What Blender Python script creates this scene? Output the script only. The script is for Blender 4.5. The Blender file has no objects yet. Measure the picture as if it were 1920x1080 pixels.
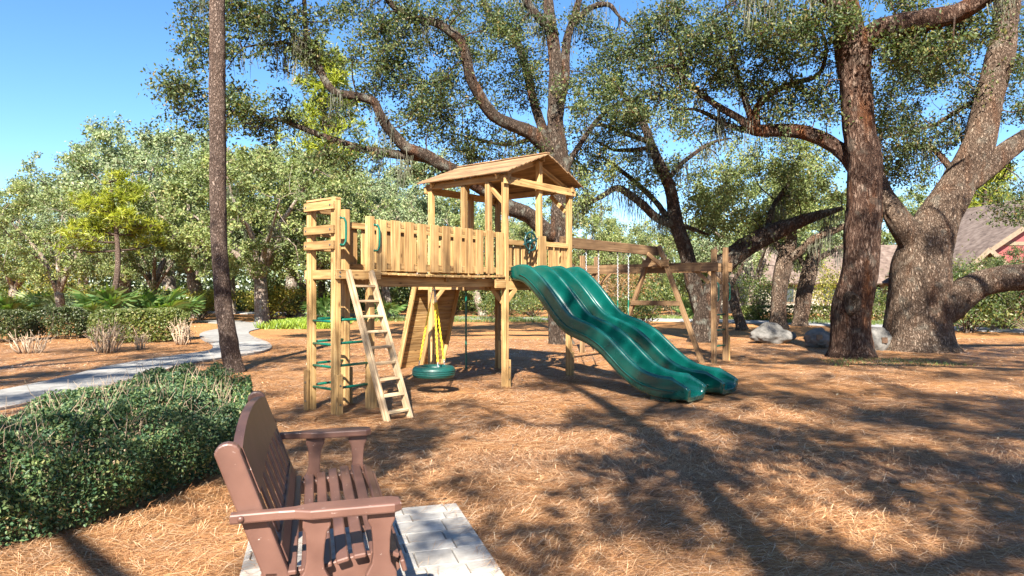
import bpy, bmesh, math, random
import numpy as np
from mathutils import Matrix, Vector

random.seed(7)
RNG = np.random.default_rng(11)
SC = bpy.context.scene
COL = SC.collection
R = math.radians

# ------------------------------------------------------------------ camera
CAM_H = 1.55
FPX, CX, CY = 1263.0, 960.0, 545.0          # focal length and horizon of the photograph, in its pixels
cd = bpy.data.cameras.new("camera")
cam = bpy.data.objects.new("camera", cd)
COL.objects.link(cam)
cam.location = (0, 0, CAM_H)
cam.rotation_euler = (R(90), 0, 0)
cd.sensor_width = 36.0
cd.lens = FPX / 1920 * 36.0
cd.shift_y = (CY - 540) / 1920
cd.clip_start = 0.05
cd.clip_end = 3000
SC.camera = cam

# ------------------------------------------------------------------ light
SUN_EL, SUN_AZ = R(40), math.atan2(0.07, 1.0)      # light travels towards +y, a touch to the right
w = bpy.data.worlds.new("World"); SC.world = w; w.use_nodes = True
nt = w.node_tree
sky = nt.nodes.new("ShaderNodeTexSky"); sky.sky_type = 'NISHITA'; sky.sun_disc = False
sky.sun_elevation = SUN_EL
sky.sun_rotation = math.pi + SUN_AZ
sky.altitude = 1500; sky.air_density = 1.0; sky.dust_density = 1.0; sky.ozone_density = 3.0
bg = nt.nodes["Background"]; bg.inputs["Strength"].default_value = 0.065
hs = nt.nodes.new("ShaderNodeHueSaturation"); hs.inputs["Saturation"].default_value = 1.18
nt.links.new(sky.outputs[0], hs.inputs["Color"]); nt.links.new(hs.outputs[0], bg.inputs[0])
sl = bpy.data.lights.new("sun", 'SUN'); sl.energy = 5.0; sl.angle = R(0.53); sl.color = (1.0, 0.93, 0.82)
sun = bpy.data.objects.new("sun", sl); COL.objects.link(sun)
ldir = Vector((math.sin(SUN_AZ) * math.cos(SUN_EL), math.cos(SUN_AZ) * math.cos(SUN_EL), -math.sin(SUN_EL)))
sun.rotation_euler = ldir.to_track_quat('-Z', 'Y').to_euler()
sun.location = (0, -20, 30)
SC.view_settings.view_transform = 'Standard'
SC.view_settings.look = 'None'
SC.view_settings.exposure = 2.12
SC.view_settings.gamma = 1.0
SC.cycles.use_denoising = True
SC.cycles.denoiser = 'OPENIMAGEDENOISE'
SC.cycles.denoising_input_passes = 'RGB_ALBEDO_NORMAL'
SC.cycles.denoising_prefilter = 'ACCURATE'
SC.cycles.sample_clamp_indirect = 6.0
SC.cycles.max_bounces = 6
SC.cycles.diffuse_bounces = 3
SC.cycles.transmission_bounces = 4
SC.cycles.transparent_max_bounces = 4
SC.cycles.caustics_reflective = False
SC.cycles.caustics_refractive = False

# ------------------------------------------------------------------ helpers
def px(x, y, d):
    """pixel of the photograph at a forward distance d -> point"""
    return np.array([(x - CX) / FPX * d, d, CAM_H + (CY - y) / FPX * d])

def gpx(x, y, z=0.0):
    """pixel of the photograph on the plane of height z -> point"""
    d = FPX * (CAM_H - z) / (y - CY)
    return np.array([(x - CX) / FPX * d, d, z])

WM = {}
def link(name, mesh, mat=None, parent=None, M=None):
    o = bpy.data.objects.new(name, mesh)
    COL.objects.link(o)
    if mesh is not None and mat is not None and len(mesh.materials) == 0:
        mesh.materials.append(mat)
    M = M if M is not None else (WM[parent] if parent is not None else Matrix.Identity(4))
    WM[o] = M
    if parent is not None:
        o.parent = parent
        o.matrix_basis = WM[parent].inverted() @ M
    else:
        o.matrix_basis = M
    return o

def tag(o, label, cat=None, group=None, kind=None):
    if label: o["label"] = label
    if cat: o["category"] = cat
    if group: o["group"] = group
    if kind: o["kind"] = kind
    return o

def empty(name, loc=(0, 0, 0), rz=0.0, parent=None, M=None):
    if M is None: M = Matrix.Translation(Vector(loc)) @ Matrix.Rotation(rz, 4, 'Z')
    o = link(name, None, None, parent, M)
    o.empty_display_size = 0.1
    return o

def mesh_np(name, V, Q, smooth=False):
    """V (n,3), Q (m,k) same-size faces"""
    V = np.ascontiguousarray(V, dtype=np.float32); Q = np.ascontiguousarray(Q, dtype=np.int32)
    me = bpy.data.meshes.new(name)
    k = Q.shape[1]
    me.vertices.add(len(V)); me.vertices.foreach_set("co", V.ravel())
    me.loops.add(Q.size); me.loops.foreach_set("vertex_index", Q.ravel())
    me.polygons.add(len(Q))
    me.polygons.foreach_set("loop_start", np.arange(0, Q.size, k, dtype=np.int32))
    me.polygons.foreach_set("loop_total", np.full(len(Q), k, dtype=np.int32))
    me.polygons.foreach_set("use_smooth", np.full(len(Q), smooth))
    me.update(calc_edges=True)
    return me

class Acc:
    """gathers quads"""
    def __init__(s): s.V = []; s.Q = []; s.n = 0
    def add(s, V, Q):
        if len(V) == 0: return
        s.V.append(np.asarray(V, dtype=np.float32)); s.Q.append(np.asarray(Q, dtype=np.int64) + s.n); s.n += len(V)
    def mesh(s, name, smooth=True): return mesh_np(name, np.concatenate(s.V), np.concatenate(s.Q), smooth)

def vnoise(P, seed=0):
    """value noise in [-1,1] for (n,3)"""
    P = np.asarray(P, dtype=np.float64)
    i = np.floor(P).astype(np.int64); f = P - i; f = f * f * (3 - 2 * f)
    def h(ix, iy, iz):
        n = (ix * 374761393 + iy * 668265263 + iz * 2147483647 + seed * 974711) & 0x7fffffff
        n = ((n ^ (n >> 13)) * 1274126177) & 0x7fffffff
        return ((n ^ (n >> 16)) & 0xffff) / 32767.5 - 1
    out = 0
    for dx in (0, 1):
        for dy in (0, 1):
            for dz in (0, 1):
                wgt = np.where(dx, f[:, 0], 1 - f[:, 0]) * np.where(dy, f[:, 1], 1 - f[:, 1]) * np.where(dz, f[:, 2], 1 - f[:, 2])
                out = out + wgt * h(i[:, 0] + dx, i[:, 1] + dy, i[:, 2] + dz)
    return out

def catmull(P, step):
    """P (n,4) x y z r -> resampled"""
    P = np.asarray(P, dtype=np.float64)
    if len(P) < 2: return P
    E = np.vstack([2 * P[0] - P[1], P, 2 * P[-1] - P[-2]])
    E[:, 3] = np.maximum(E[:, 3], 0.001)
    out = []
    for k in range(1, len(E) - 2):
        a, b, c, d = E[k - 1], E[k], E[k + 1], E[k + 2]
        L = np.linalg.norm((c - b)[:3]); n = max(1, int(L / step))
        t = np.arange(n)[:, None] / n
        out.append(0.5 * ((2 * b) + (c - a) * t + (2 * a - 5 * b + 4 * c - d) * t**2 + (3 * b - a - 3 * c + d) * t**3))
    out.append(P[-1:])
    o = np.vstack(out); o[:, 3] = np.maximum(o[:, 3], 0.001)
    return o

def tube(P, n=8, cap=True, disp=None, flat=None):
    """P (m,4): swept ring with parallel transport. disp(V, theta, s, r) -> radial offset"""
    P = np.asarray(P, dtype=np.float64); m = len(P)
    C = P[:, :3]; r = P[:, 3]
    T = np.gradient(C, axis=0); T /= np.linalg.norm(T, axis=1)[:, None] + 1e-9
    u = np.cross(T[0], [0, 0, 1.0]) if abs(T[0][2]) < 0.9 else np.cross(T[0], [0, 1.0, 0])
    u /= np.linalg.norm(u)
    U = np.zeros((m, 3))
    for k in range(m):
        u = u - T[k] * np.dot(u, T[k]); u /= np.linalg.norm(u) + 1e-9; U[k] = u
    W = np.cross(T, U)
    th = np.arange(n) * 2 * math.pi / n
    D = np.cos(th)[None, :, None] * U[:, None, :] + np.sin(th)[None, :, None] * W[:, None, :]
    rad = np.repeat(r[:, None], n, axis=1)
    if disp is not None:
        s = np.concatenate([[0], np.cumsum(np.linalg.norm(np.diff(C, axis=0), axis=1))])
        base = C[:, None, :] + D * rad[:, :, None]
        rad = rad + disp(base.reshape(-1, 3), np.tile(th, m), np.repeat(s, n), np.repeat(r, n)).reshape(m, n)
    V = (C[:, None, :] + D * rad[:, :, None]).reshape(-1, 3)
    i = np.arange(m - 1)[:, None] * n; j = np.arange(n)[None, :]; j2 = (j + 1) % n
    Q = np.stack([i + j, i + j2, i + n + j2, i + n + j], axis=-1).reshape(-1, 4)
    if cap:
        V = np.vstack([V, C[:1], C[-1:]]); a, b = m * n, m * n + 1
        jj = np.arange(0, n - n % 2, 2)
        Q = np.vstack([Q, np.stack([np.full(len(jj), a), (jj + 2) % n, jj + 1, jj], -1),
                       np.stack([np.full(len(jj), b), (m - 1) * n + jj, (m - 1) * n + jj + 1, (m - 1) * n + (jj + 2) % n], -1)])
    return V, Q

def pipe(pts, r, n=10, step=0.03):
    P = np.array([[p[0], p[1], p[2], r] for p in pts])
    return tube(catmull(P, step), n)

def pipe_straight(pts, r, n=8):
    return tube(np.array([[p[0], p[1], p[2], r] for p in pts]), n)

# ------------------------------------------------------------------ materials
MATS = {}
def newmat(name):
    m = bpy.data.materials.new(name); m.use_nodes = True; MATS[name] = m
    nt = m.node_tree
    b = nt.nodes["Principled BSDF"]
    return m, nt, b
def N(nt, t, **kw):
    n = nt.nodes.new(t)
    for k, v in kw.items():
        if k.startswith("i_"):
            key = k[2:].replace("_", " ")
            n.inputs[key].default_value = v
        else: setattr(n, k, v)
    return n
def ramp(nt, stops, interp='LINEAR'):
    n = nt.nodes.new("ShaderNodeValToRGB"); cr = n.color_ramp; cr.interpolation = interp
    while len(cr.elements) < len(stops): cr.elements.new(0.5)
    for e, (p, c) in zip(cr.elements, stops): e.position = p; e.color = (*c, 1) if len(c) == 3 else c
    return n
def mapping(nt, coord='Object', scale=(1, 1, 1), rand=False):
    tc = N(nt, "ShaderNodeTexCoord"); mp = N(nt, "ShaderNodeMapping"); mp.inputs["Scale"].default_value = scale
    nt.links.new(tc.outputs[coord], mp.inputs["Vector"])
    if rand:
        oi = N(nt, "ShaderNodeObjectInfo"); mu = N(nt, "ShaderNodeMath", operation='MULTIPLY'); mu.inputs[1].default_value = 57.0
        nt.links.new(oi.outputs["Random"], mu.inputs[0]); nt.links.new(mu.outputs[0], mp.inputs["Location"])
    return mp
def mixc(nt, a, b, fac, mode='MIX'):
    m = N(nt, "ShaderNodeMix", data_type='RGBA', blend_type=mode)
    for sock, v in ((m.inputs["Factor"], fac), (m.inputs["A"], a), (m.inputs["B"], b)):
        if hasattr(v, "default_value") or hasattr(v, "is_linked"): nt.links.new(v, sock)
        else: sock.default_value = v if not isinstance(v, tuple) else (*v, 1)
    return m.outputs["Result"]
def bump(nt, b, height, strength=0.5, dist=0.02, chain=None):
    n = N(nt, "ShaderNodeBump"); n.inputs["Strength"].default_value = strength; n.inputs["Distance"].default_value = dist
    nt.links.new(height, n.inputs["Height"])
    if chain is not None: nt.links.new(chain, n.inputs["Normal"])
    nt.links.new(n.outputs[0], b.inputs["Normal"]); return n.outputs[0]

def wood_mat(name, c_dark, c_mid, c_light, rough=0.7):
    m, nt, b = newmat(name); L = nt.links.new
    mp = mapping(nt, 'Object', (1.2, 34, 34), True)
    n1 = N(nt, "ShaderNodeTexNoise"); n1.inputs["Scale"].default_value = 1.0; n1.inputs["Detail"].default_value = 5; n1.inputs["Distortion"].default_value = 0.8
    L(mp.outputs[0], n1.inputs["Vector"])
    mp2 = mapping(nt, 'Object', (2.2, 5, 5), True)
    n2 = N(nt, "ShaderNodeTexNoise"); n2.inputs["Scale"].default_value = 1.3; n2.inputs["Detail"].default_value = 3
    L(mp2.outputs[0], n2.inputs["Vector"])
    r1 = ramp(nt, [(0.3, c_dark), (0.5, c_mid), (0.72, c_light)]); L(n1.outputs["Fac"], r1.inputs[0])
    r2 = ramp(nt, [(0.3, (0.72, 0.68, 0.62)), (0.7, (1.12, 1.08, 1.0))]); L(n2.outputs["Fac"], r2.inputs[0])
    c = mixc(nt, r1.outputs[0], r2.outputs[0], 1.0, 'MULTIPLY')
    # knots
    mp3 = mapping(nt, 'Object', (3.0, 9, 9), True)
    v = N(nt, "ShaderNodeTexVoronoi"); v.inputs["Scale"].default_value = 1.0; L(mp3.outputs[0], v.inputs["Vector"])
    rk = ramp(nt, [(0.05, (0.35, 0.3, 0.25)), (0.14, (1, 1, 1))]); L(v.outputs["Distance"], rk.inputs[0])
    c = mixc(nt, c, rk.outputs[0], 1.0, 'MULTIPLY')
    oi = N(nt, "ShaderNodeObjectInfo"); ro = ramp(nt, [(0, (0.66, 0.64, 0.63)), (0.3, (0.92, 0.88, 0.84)), (0.6, (1, 0.98, 0.95)), (1, (1.18, 1.17, 1.12))]); L(oi.outputs["Random"], ro.inputs[0])
    c = mixc(nt, c, ro.outputs[0], 1.0, 'MULTIPLY')
    L(c, b.inputs["Base Color"]); b.inputs["Roughness"].default_value = rough
    b.inputs["Specular IOR Level"].default_value = 0.25
    bump(nt, b, n1.outputs["Fac"], 0.35, 0.004)
    return m
wood = wood_mat("cedar", (0.19, 0.112, 0.048), (0.345, 0.222, 0.098), (0.47, 0.335, 0.175))
wood_old = wood_mat("weathered_cedar", (0.24, 0.17, 0.11), (0.43, 0.33, 0.22), (0.6, 0.49, 0.36))
wood_roof = wood_mat("roof_cedar", (0.13, 0.085, 0.05), (0.24, 0.155, 0.09), (0.34, 0.23, 0.14))
wood_beam = wood_mat("beam_cedar", (0.10, 0.062, 0.034), (0.185, 0.118, 0.064), (0.29, 0.195, 0.115))

def plain(name, col, rough=0.5, metal=0.0, spec=0.5, var=0.0, coat=0.0, scale=30):
    m, nt, b = newmat(name)
    if var:
        mp = mapping(nt, 'Object'); n = N(nt, "ShaderNodeTexNoise"); n.inputs["Scale"].default_value = scale; n.inputs["Detail"].default_value = 4
        nt.links.new(mp.outputs[0], n.inputs["Vector"])
        r = ramp(nt, [(0.3, tuple(c * (1 - var) for c in col)), (0.7, tuple(min(1, c * (1 + var)) for c in col))])
        nt.links.new(n.outputs["Fac"], r.inputs[0]); nt.links.new(r.outputs[0], b.inputs["Base Color"])
        rr = ramp(nt, [(0.3, (rough * 0.8,) * 3), (0.7, (min(1, rough * 1.25),) * 3)]); nt.links.new(n.outputs["Fac"], rr.inputs[0])
        nt.links.new(rr.outputs[0], b.inputs["Roughness"])
    else:
        b.inputs["Base Color"].default_value = (*col, 1); b.inputs["Roughness"].default_value = rough
    b.inputs["Metallic"].default_value = metal; b.inputs["Specular IOR Level"].default_value = spec
    b.inputs["Coat Weight"].default_value = coat
    return m
m_green = plain("green_powder_coat", (0.0, 0.085, 0.055), 0.3, 0, 0.5, 0.15)
m_slide = plain("teal_polyethylene", (0.001, 0.055, 0.045), 0.24, 0, 0.5, 0.15, 0.25, 5)
m_tyre = plain("teal_rubber", (0.004, 0.05, 0.042), 0.45, 0, 0.4, 0.2)
m_wheel = plain("dark_teal_plastic", (0.004, 0.035, 0.035), 0.35, 0, 0.5)
m_chain = plain("galvanised_chain", (0.45, 0.46, 0.47), 0.4, 0.8)
m_yellow = plain("yellow_vinyl_chain", (0.75, 0.5, 0.02), 0.4, 0, 0.5, 0.15)
m_bolt = plain("bolt_steel", (0.2, 0.2, 0.2), 0.45, 0.9)
m_plaque = plain("bronze_plaque", (0.10, 0.055, 0.03), 0.45, 0.5, 0.5, 0.3)

# brown bench paint: worn, with pale specks
m_bench, nt_, b_ = newmat("brown_bench_paint")
mp_ = mapping(nt_, 'Object', (1, 1, 1), True)
v_ = N(nt_, "ShaderNodeTexNoise"); v_.inputs["Scale"].default_value = 55; v_.inputs["Detail"].default_value = 2; v_.inputs["Distortion"].default_value = 1.0
ms_ = mapping(nt_, 'Object', (0.5, 1.6, 1.0), True)
nt_.links.new(ms_.outputs[0], v_.inputs["Vector"])
n_ = N(nt_, "ShaderNodeTexNoise"); n_.inputs["Scale"].default_value = 7; n_.inputs["Detail"].default_value = 5; nt_.links.new(mp_.outputs[0], n_.inputs["Vector"])
r_ = ramp(nt_, [(0.3, (0.086, 0.041, 0.030)), (0.7, (0.128, 0.064, 0.047))]); nt_.links.new(n_.outputs["Fac"], r_.inputs[0])
rs_ = ramp(nt_, [(0.735, (0, 0, 0)), (0.765, (1, 1, 1))]); nt_.links.new(v_.outputs["Fac"], rs_.inputs[0])
nt_.links.new(mixc(nt_, r_.outputs[0], (0.5, 0.42, 0.38), rs_.outputs[0]), b_.inputs["Base Color"])
b_.inputs["Roughness"].default_value = 0.42
bump(nt_, b_, n_.outputs["Fac"], 0.15, 0.005)

def bark_mat(name, cols, scale=(9, 9, 2.2), strength=0.9, dist=0.05, rust=0.0, lichen=0.0):
    m, nt, b = newmat(name); L = nt.links.new
    mp = mapping(nt, 'Object', scale)
    n1 = N(nt, "ShaderNodeTexNoise"); n1.inputs["Scale"].default_value = 1.5; n1.inputs["Detail"].default_value = 6; n1.inputs["Roughness"].default_value = 0.6; n1.inputs["Distortion"].default_value = 0.6; L(mp.outputs[0], n1.inputs["Vector"])
    mx = N(nt, "ShaderNodeMix", data_type='RGBA', blend_type='LINEAR_LIGHT'); mx.inputs["Factor"].default_value = 0.7
    L(mp.outputs[0], mx.inputs["A"]); L(n1.outputs["Color"], mx.inputs["B"])
    v = N(nt, "ShaderNodeTexVoronoi", feature='DISTANCE_TO_EDGE'); v.inputs["Scale"].default_value = 2.2; L(mx.outputs["Result"], v.inputs["Vector"])
    rv = ramp(nt, [(0.0, (0, 0, 0)), (0.35, (1, 1, 1))]); L(v.outputs["Distance"], rv.inputs[0])
    n2 = N(nt, "ShaderNodeTexNoise"); n2.inputs["Scale"].default_value = 4; n2.inputs["Detail"].default_value = 9; n2.inputs["Roughness"].default_value = 0.7; L(mp.outputs[0], n2.inputs["Vector"])
    # furrow depth: broken plates plus ragged noise
    a1 = N(nt, "ShaderNodeMath", operation='MULTIPLY'); L(rv.outputs[0], a1.inputs[0]); a1.inputs[1].default_value = 0.75
    a2 = N(nt, "ShaderNodeMath", operation='ADD'); L(a1.outputs[0], a2.inputs[0]); L(n2.outputs["Fac"], a2.inputs[1])
    a3 = N(nt, "ShaderNodeMath", operation='MULTIPLY_ADD'); L(n1.outputs["Fac"], a3.inputs[0]); a3.inputs[1].default_value = 0.4; L(a2.outputs[0], a3.inputs[2])
    sc = N(nt, "ShaderNodeMapRange"); sc.inputs["From Min"].default_value = 0.62; sc.inputs["From Max"].default_value = 1.55; L(a3.outputs[0], sc.inputs["Value"])
    r = ramp(nt, [(0.0, cols[0]), (0.5, cols[1]), (1.0, cols[2])]); L(sc.outputs[0], r.inputs[0]); c = r.outputs[0]
    mb_ = mapping(nt, 'Object', (1.1, 1.1, 0.7)); nb2 = N(nt, "ShaderNodeTexNoise"); nb2.inputs["Scale"].default_value = 1.3; nb2.inputs["Detail"].default_value = 5; L(mb_.outputs[0], nb2.inputs["Vector"])
    rb2 = ramp(nt, [(0.35, (0.72, 0.68, 0.66)), (0.65, (1.15, 1.12, 1.08))]); L(nb2.outputs["Fac"], rb2.inputs[0]); c = mixc(nt, c, rb2.outputs[0], 1.0, 'MULTIPLY')
    if rust:
        mr = mapping(nt, 'Object', (2.2, 2.2, 0.45)); nr = N(nt, "ShaderNodeTexNoise"); nr.inputs["Scale"].default_value = 1.3; nr.inputs["Detail"].default_value = 7; L(mr.outputs[0], nr.inputs["Vector"])
        rr = ramp(nt, [(0.54, (0, 0, 0)), (0.66, (rust,) * 3)]); L(nr.outputs["Fac"], rr.inputs[0])
        rc = ramp(nt, [(0.0, (0.10, 0.035, 0.015)), (1.0, (0.34, 0.145, 0.06))]); L(sc.outputs[0], rc.inputs[0])
        c = mixc(nt, c, rc.outputs[0], rr.outputs[0])
    if lichen:
        nl = N(nt, "ShaderNodeTexNoise"); nl.inputs["Scale"].default_value = 3.2; nl.inputs["Detail"].default_value = 7
        ml = mapping(nt, 'Object'); L(ml.outputs[0], nl.inputs["Vector"])
        rl = ramp(nt, [(0.56, (0, 0, 0)), (0.66, (lichen,) * 3)]); L(nl.outputs["Fac"], rl.inputs[0])
        c = mixc(nt, c, (0.36, 0.38, 0.32), rl.outputs[0])
    L(c, b.inputs["Base Color"]); b.inputs["Roughness"].default_value = 0.9; b.inputs["Specular IOR Level"].default_value = 0.15
    bump(nt, b, a3.outputs[0], strength, dist)
    return m
m_oak = bark_mat("live_oak_bark", ((0.04, 0.028, 0.02), (0.115, 0.085, 0.066), (0.23, 0.185, 0.15)), (7.5, 7.5, 2.2), 1.0, 0.14, 0.5, 0.4)
m_oak_red = bark_mat("rusty_oak_bark", ((0.04, 0.02, 0.014), (0.15, 0.09, 0.065), (0.30, 0.22, 0.175)), (6.5, 6.5, 1.7), 1.0, 0.18, 0.95, 0.15)
m_oak_pale = bark_mat("pale_oak_bark", ((0.065, 0.042, 0.028), (0.225, 0.16, 0.118), (0.41, 0.33, 0.26)), (7.5, 7.5, 3.0), 1.0, 0.15, 0.35, 0.2)
m_pine = bark_mat("pine_bark", ((0.05, 0.035, 0.027), (0.165, 0.12, 0.098), (0.31, 0.25, 0.215)), (13, 13, 5.5), 1.0, 0.05, 0.1, 0.0)
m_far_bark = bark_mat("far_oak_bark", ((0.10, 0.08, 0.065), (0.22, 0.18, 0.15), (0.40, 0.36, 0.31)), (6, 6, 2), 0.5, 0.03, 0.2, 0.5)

def leaf_mat(name, stops, rough=0.4, trans=0.35, spec=0.5, tcol=None):
    m = bpy.data.materials.new(name); m.use_nodes = True; nt = m.node_tree; L = nt.links.new
    b = nt.nodes["Principled BSDF"]; out = nt.nodes["Material Output"]
    g = N(nt, "ShaderNodeNewGeometry"); r = ramp(nt, stops); L(g.outputs["Random Per Island"], r.inputs[0])
    # slow drift of tone through the crown
    mp = mapping(nt, 'Object'); n = N(nt, "ShaderNodeTexNoise"); n.inputs["Scale"].default_value = 0.7; n.inputs["Detail"].default_value = 2; L(mp.outputs[0], n.inputs["Vector"])
    rn = ramp(nt, [(0.35, (0.8, 0.84, 0.88)), (0.65, (1.15, 1.12, 0.98))]); L(n.outputs["Fac"], rn.inputs[0])
    c = mixc(nt, r.outputs[0], rn.outputs[0], 1.0, 'MULTIPLY')
    L(c, b.inputs["Base Color"]); b.inputs["Roughness"].default_value = rough; b.inputs["Specular IOR Level"].default_value = spec
    t = N(nt, "ShaderNodeBsdfTranslucent"); ct = mixc(nt, c, tcol or (1.3, 1.5, 0.5), 1.0, 'MULTIPLY'); L(ct, t.inputs["Color"])
    mx = N(nt, "ShaderNodeMixShader"); mx.inputs[0].default_value = trans; L(b.outputs[0], mx.inputs[1]); L(t.outputs[0], mx.inputs[2])
    L(mx.outputs[0], out.inputs["Surface"])
    return m
m_leaf_oak = leaf_mat("oak_leaves", [(0, (0.03, 0.055, 0.022)), (0.5, (0.065, 0.095, 0.033)), (0.8, (0.11, 0.13, 0.045)), (0.93, (0.15, 0.15, 0.055)), (1.0, (0.22, 0.15, 0.055))], 0.5, 0.32, 0.35)
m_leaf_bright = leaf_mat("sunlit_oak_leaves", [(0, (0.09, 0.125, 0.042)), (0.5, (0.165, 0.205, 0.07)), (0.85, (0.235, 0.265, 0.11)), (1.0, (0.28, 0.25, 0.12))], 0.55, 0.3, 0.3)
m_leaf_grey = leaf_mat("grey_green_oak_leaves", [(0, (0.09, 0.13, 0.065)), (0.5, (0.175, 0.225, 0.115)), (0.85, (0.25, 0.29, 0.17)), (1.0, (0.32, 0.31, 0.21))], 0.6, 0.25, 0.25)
m_needle = leaf_mat("pine_needles", [(0, (0.13, 0.17, 0.015)), (0.5, (0.24, 0.27, 0.025)), (1.0, (0.36, 0.36, 0.05))], 0.45, 0.35, 0.4)
m_hedge = leaf_mat("hedge_leaves", [(0, (0.018, 0.05, 0.028)), (0.4, (0.045, 0.092, 0.042)), (0.75, (0.10, 0.15, 0.058)), (0.95, (0.19, 0.22, 0.10)), (1.0, (0.26, 0.2, 0.11))], 0.5, 0.22, 0.32)
m_box = leaf_mat("clipped_shrub_leaves", [(0, (0.05, 0.075, 0.015)), (0.5, (0.095, 0.12, 0.025)), (0.85, (0.15, 0.16, 0.045)), (1.0, (0.22, 0.2, 0.08))], 0.45, 0.3)
m_box_dark = leaf_mat("dark_shrub_leaves", [(0, (0.03, 0.045, 0.015)), (0.5, (0.05, 0.07, 0.022)), (1.0, (0.10, 0.105, 0.04))], 0.45, 0.25)
m_palm = leaf_mat("palmetto_fronds", [(0, (0.05, 0.11, 0.03)), (0.5, (0.085, 0.16, 0.045)), (1.0, (0.17, 0.22, 0.08))], 0.35, 0.35)
m_palm_pale = leaf_mat("pale_palmetto_fronds", [(0, (0.13, 0.19, 0.09)), (0.5, (0.2, 0.26, 0.13)), (1.0, (0.32, 0.36, 0.2))], 0.35, 0.35)
m_moss = leaf_mat("spanish_moss", [(0, (0.08, 0.085, 0.062)), (0.5, (0.12, 0.125, 0.098)), (1.0, (0.17, 0.17, 0.135))], 0.9, 0.3, 0.1, (1, 1, 0.9))
m_cover = leaf_mat("bright_groundcover", [(0, (0.12, 0.18, 0.02)), (0.5, (0.2, 0.28, 0.03)), (1.0, (0.33, 0.4, 0.06))], 0.5, 0.35)
m_grass = leaf_mat("grass_blades", [(0, (0.05, 0.09, 0.02)), (0.5, (0.1, 0.15, 0.035)), (1.0, (0.2, 0.22, 0.07))], 0.5, 0.3)
m_under = leaf_mat("understory_leaves", [(0, (0.04, 0.07, 0.018)), (0.5, (0.08, 0.11, 0.03)), (0.85, (0.14, 0.16, 0.04)), (1.0, (0.24, 0.2, 0.06))], 0.45, 0.35)
m_straw = leaf_mat("pine_straw_needles", [(0, (0.10, 0.04, 0.018)), (0.25, (0.245, 0.112, 0.052)), (0.6, (0.42, 0.222, 0.112)), (0.88, (0.56, 0.355, 0.21)), (1.0, (0.72, 0.57, 0.42))], 0.5, 0.1, 0.35, (1, 0.9, 0.7))
m_litter = leaf_mat("dry_fallen_leaves", [(0, (0.2, 0.12, 0.06)), (0.6, (0.3, 0.21, 0.12)), (1.0, (0.46, 0.39, 0.28))], 0.6, 0.1, 0.3, (1, 0.9, 0.7))
m_twig = plain("dry_twig", (0.36, 0.27, 0.19), 0.9, 0, 0.1, 0.3, 0, 8)
m_twig_dark = plain("dark_twig", (0.12, 0.09, 0.07), 0.9, 0, 0.1, 0.3, 0, 8)

# pine-straw ground
m_ground, nt_, b_ = newmat("pine_straw_ground"); L_ = nt_.links.new
mp_ = mapping(nt_, 'Object')
def stretched(nt, rot, sc, scale):
    tc = N(nt, "ShaderNodeTexCoord"); m = N(nt, "ShaderNodeMapping"); m.inputs["Rotation"].default_value = (0, 0, rot); m.inputs["Scale"].default_value = sc
    nt.links.new(tc.outputs["Object"], m.inputs["Vector"])
    n = N(nt, "ShaderNodeTexNoise"); n.inputs["Scale"].default_value = scale; n.inputs["Detail"].default_value = 4; n.inputs["Distortion"].default_value = 1.2
    nt.links.new(m.outputs[0], n.inputs["Vector"]); return n
outs_ = [stretched(nt_, rot, sc_, 1.0) for rot, sc_ in ((0.35, (9, 150, 1)), (-0.45, (10, 140, 1)), (1.25, (11, 130, 1)), (2.1, (10, 145, 1)))]
mxb = outs_[0]; hb_ = outs_[0].outputs["Fac"]
for o_ in outs_[1:]:
    mxb = N(nt_, "ShaderNodeMath", operation='MAXIMUM'); L_(hb_, mxb.inputs[0]); L_(o_.outputs["Fac"], mxb.inputs[1]); hb_ = mxb.outputs[0]
rg = ramp(nt_, [(0.46, (0.10, 0.042, 0.018)), (0.55, (0.27, 0.125, 0.048)), (0.63, (0.45, 0.235, 0.09)), (0.75, (0.6, 0.4, 0.2))]); L_(mxb.outputs[0], rg.inputs[0])
nb_ = N(nt_, "ShaderNodeTexNoise"); nb_.inputs["Scale"].default_value = 0.9; nb_.inputs["Detail"].default_value = 7; nb_.inputs["Roughness"].default_value = 0.6; L_(mp_.outputs[0], nb_.inputs["Vector"])
rb_ = ramp(nt_, [(0.35, (0.78, 0.74, 0.72)), (0.65, (1.12, 1.08, 1.02))]); L_(nb_.outputs["Fac"], rb_.inputs[0])
L_(mixc(nt_, rg.outputs[0], rb_.outputs[0], 1.0, 'MULTIPLY'), b_.inputs["Base Color"]); b_.inputs["Roughness"].default_value = 0.85; b_.inputs["Specular IOR Level"].default_value = 0.2
bump(nt_, b_, mxb.outputs[0], 0.9, 0.03)

def stone_mat(name, c0, c1, c2, sc=6, strength=0.4):
    m, nt, b = newmat(name); L = nt.links.new; mp = mapping(nt, 'Object', (1, 1, 1), False)
    n = N(nt, "ShaderNodeTexNoise"); n.inputs["Scale"].default_value = sc; n.inputs["Detail"].default_value = 9; n.inputs["Roughness"].default_value = 0.65; L(mp.outputs[0], n.inputs["Vector"])
    r = ramp(nt, [(0.3, c0), (0.5, c1), (0.7, c2)]); L(n.outputs["Fac"], r.inputs[0])
    oi = N(nt, "ShaderNodeObjectInfo"); ro = ramp(nt, [(0, (0.86, 0.85, 0.84)), (1, (1.08, 1.07, 1.05))]); L(oi.outputs["Random"], ro.inputs[0])
    L(mixc(nt, r.outputs[0], ro.outputs[0], 1.0, 'MULTIPLY'), b.inputs["Base Color"]); b.inputs["Roughness"].default_value = 0.9
    b.inputs["Specular IOR Level"].default_value = 0.2
    bump(nt, b, n.outputs["Fac"], strength, 0.02); return m
m_path = stone_mat("concrete_path", (0.15, 0.146, 0.14), (0.215, 0.21, 0.20), (0.28, 0.27, 0.257), 5, 0.15)
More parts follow.
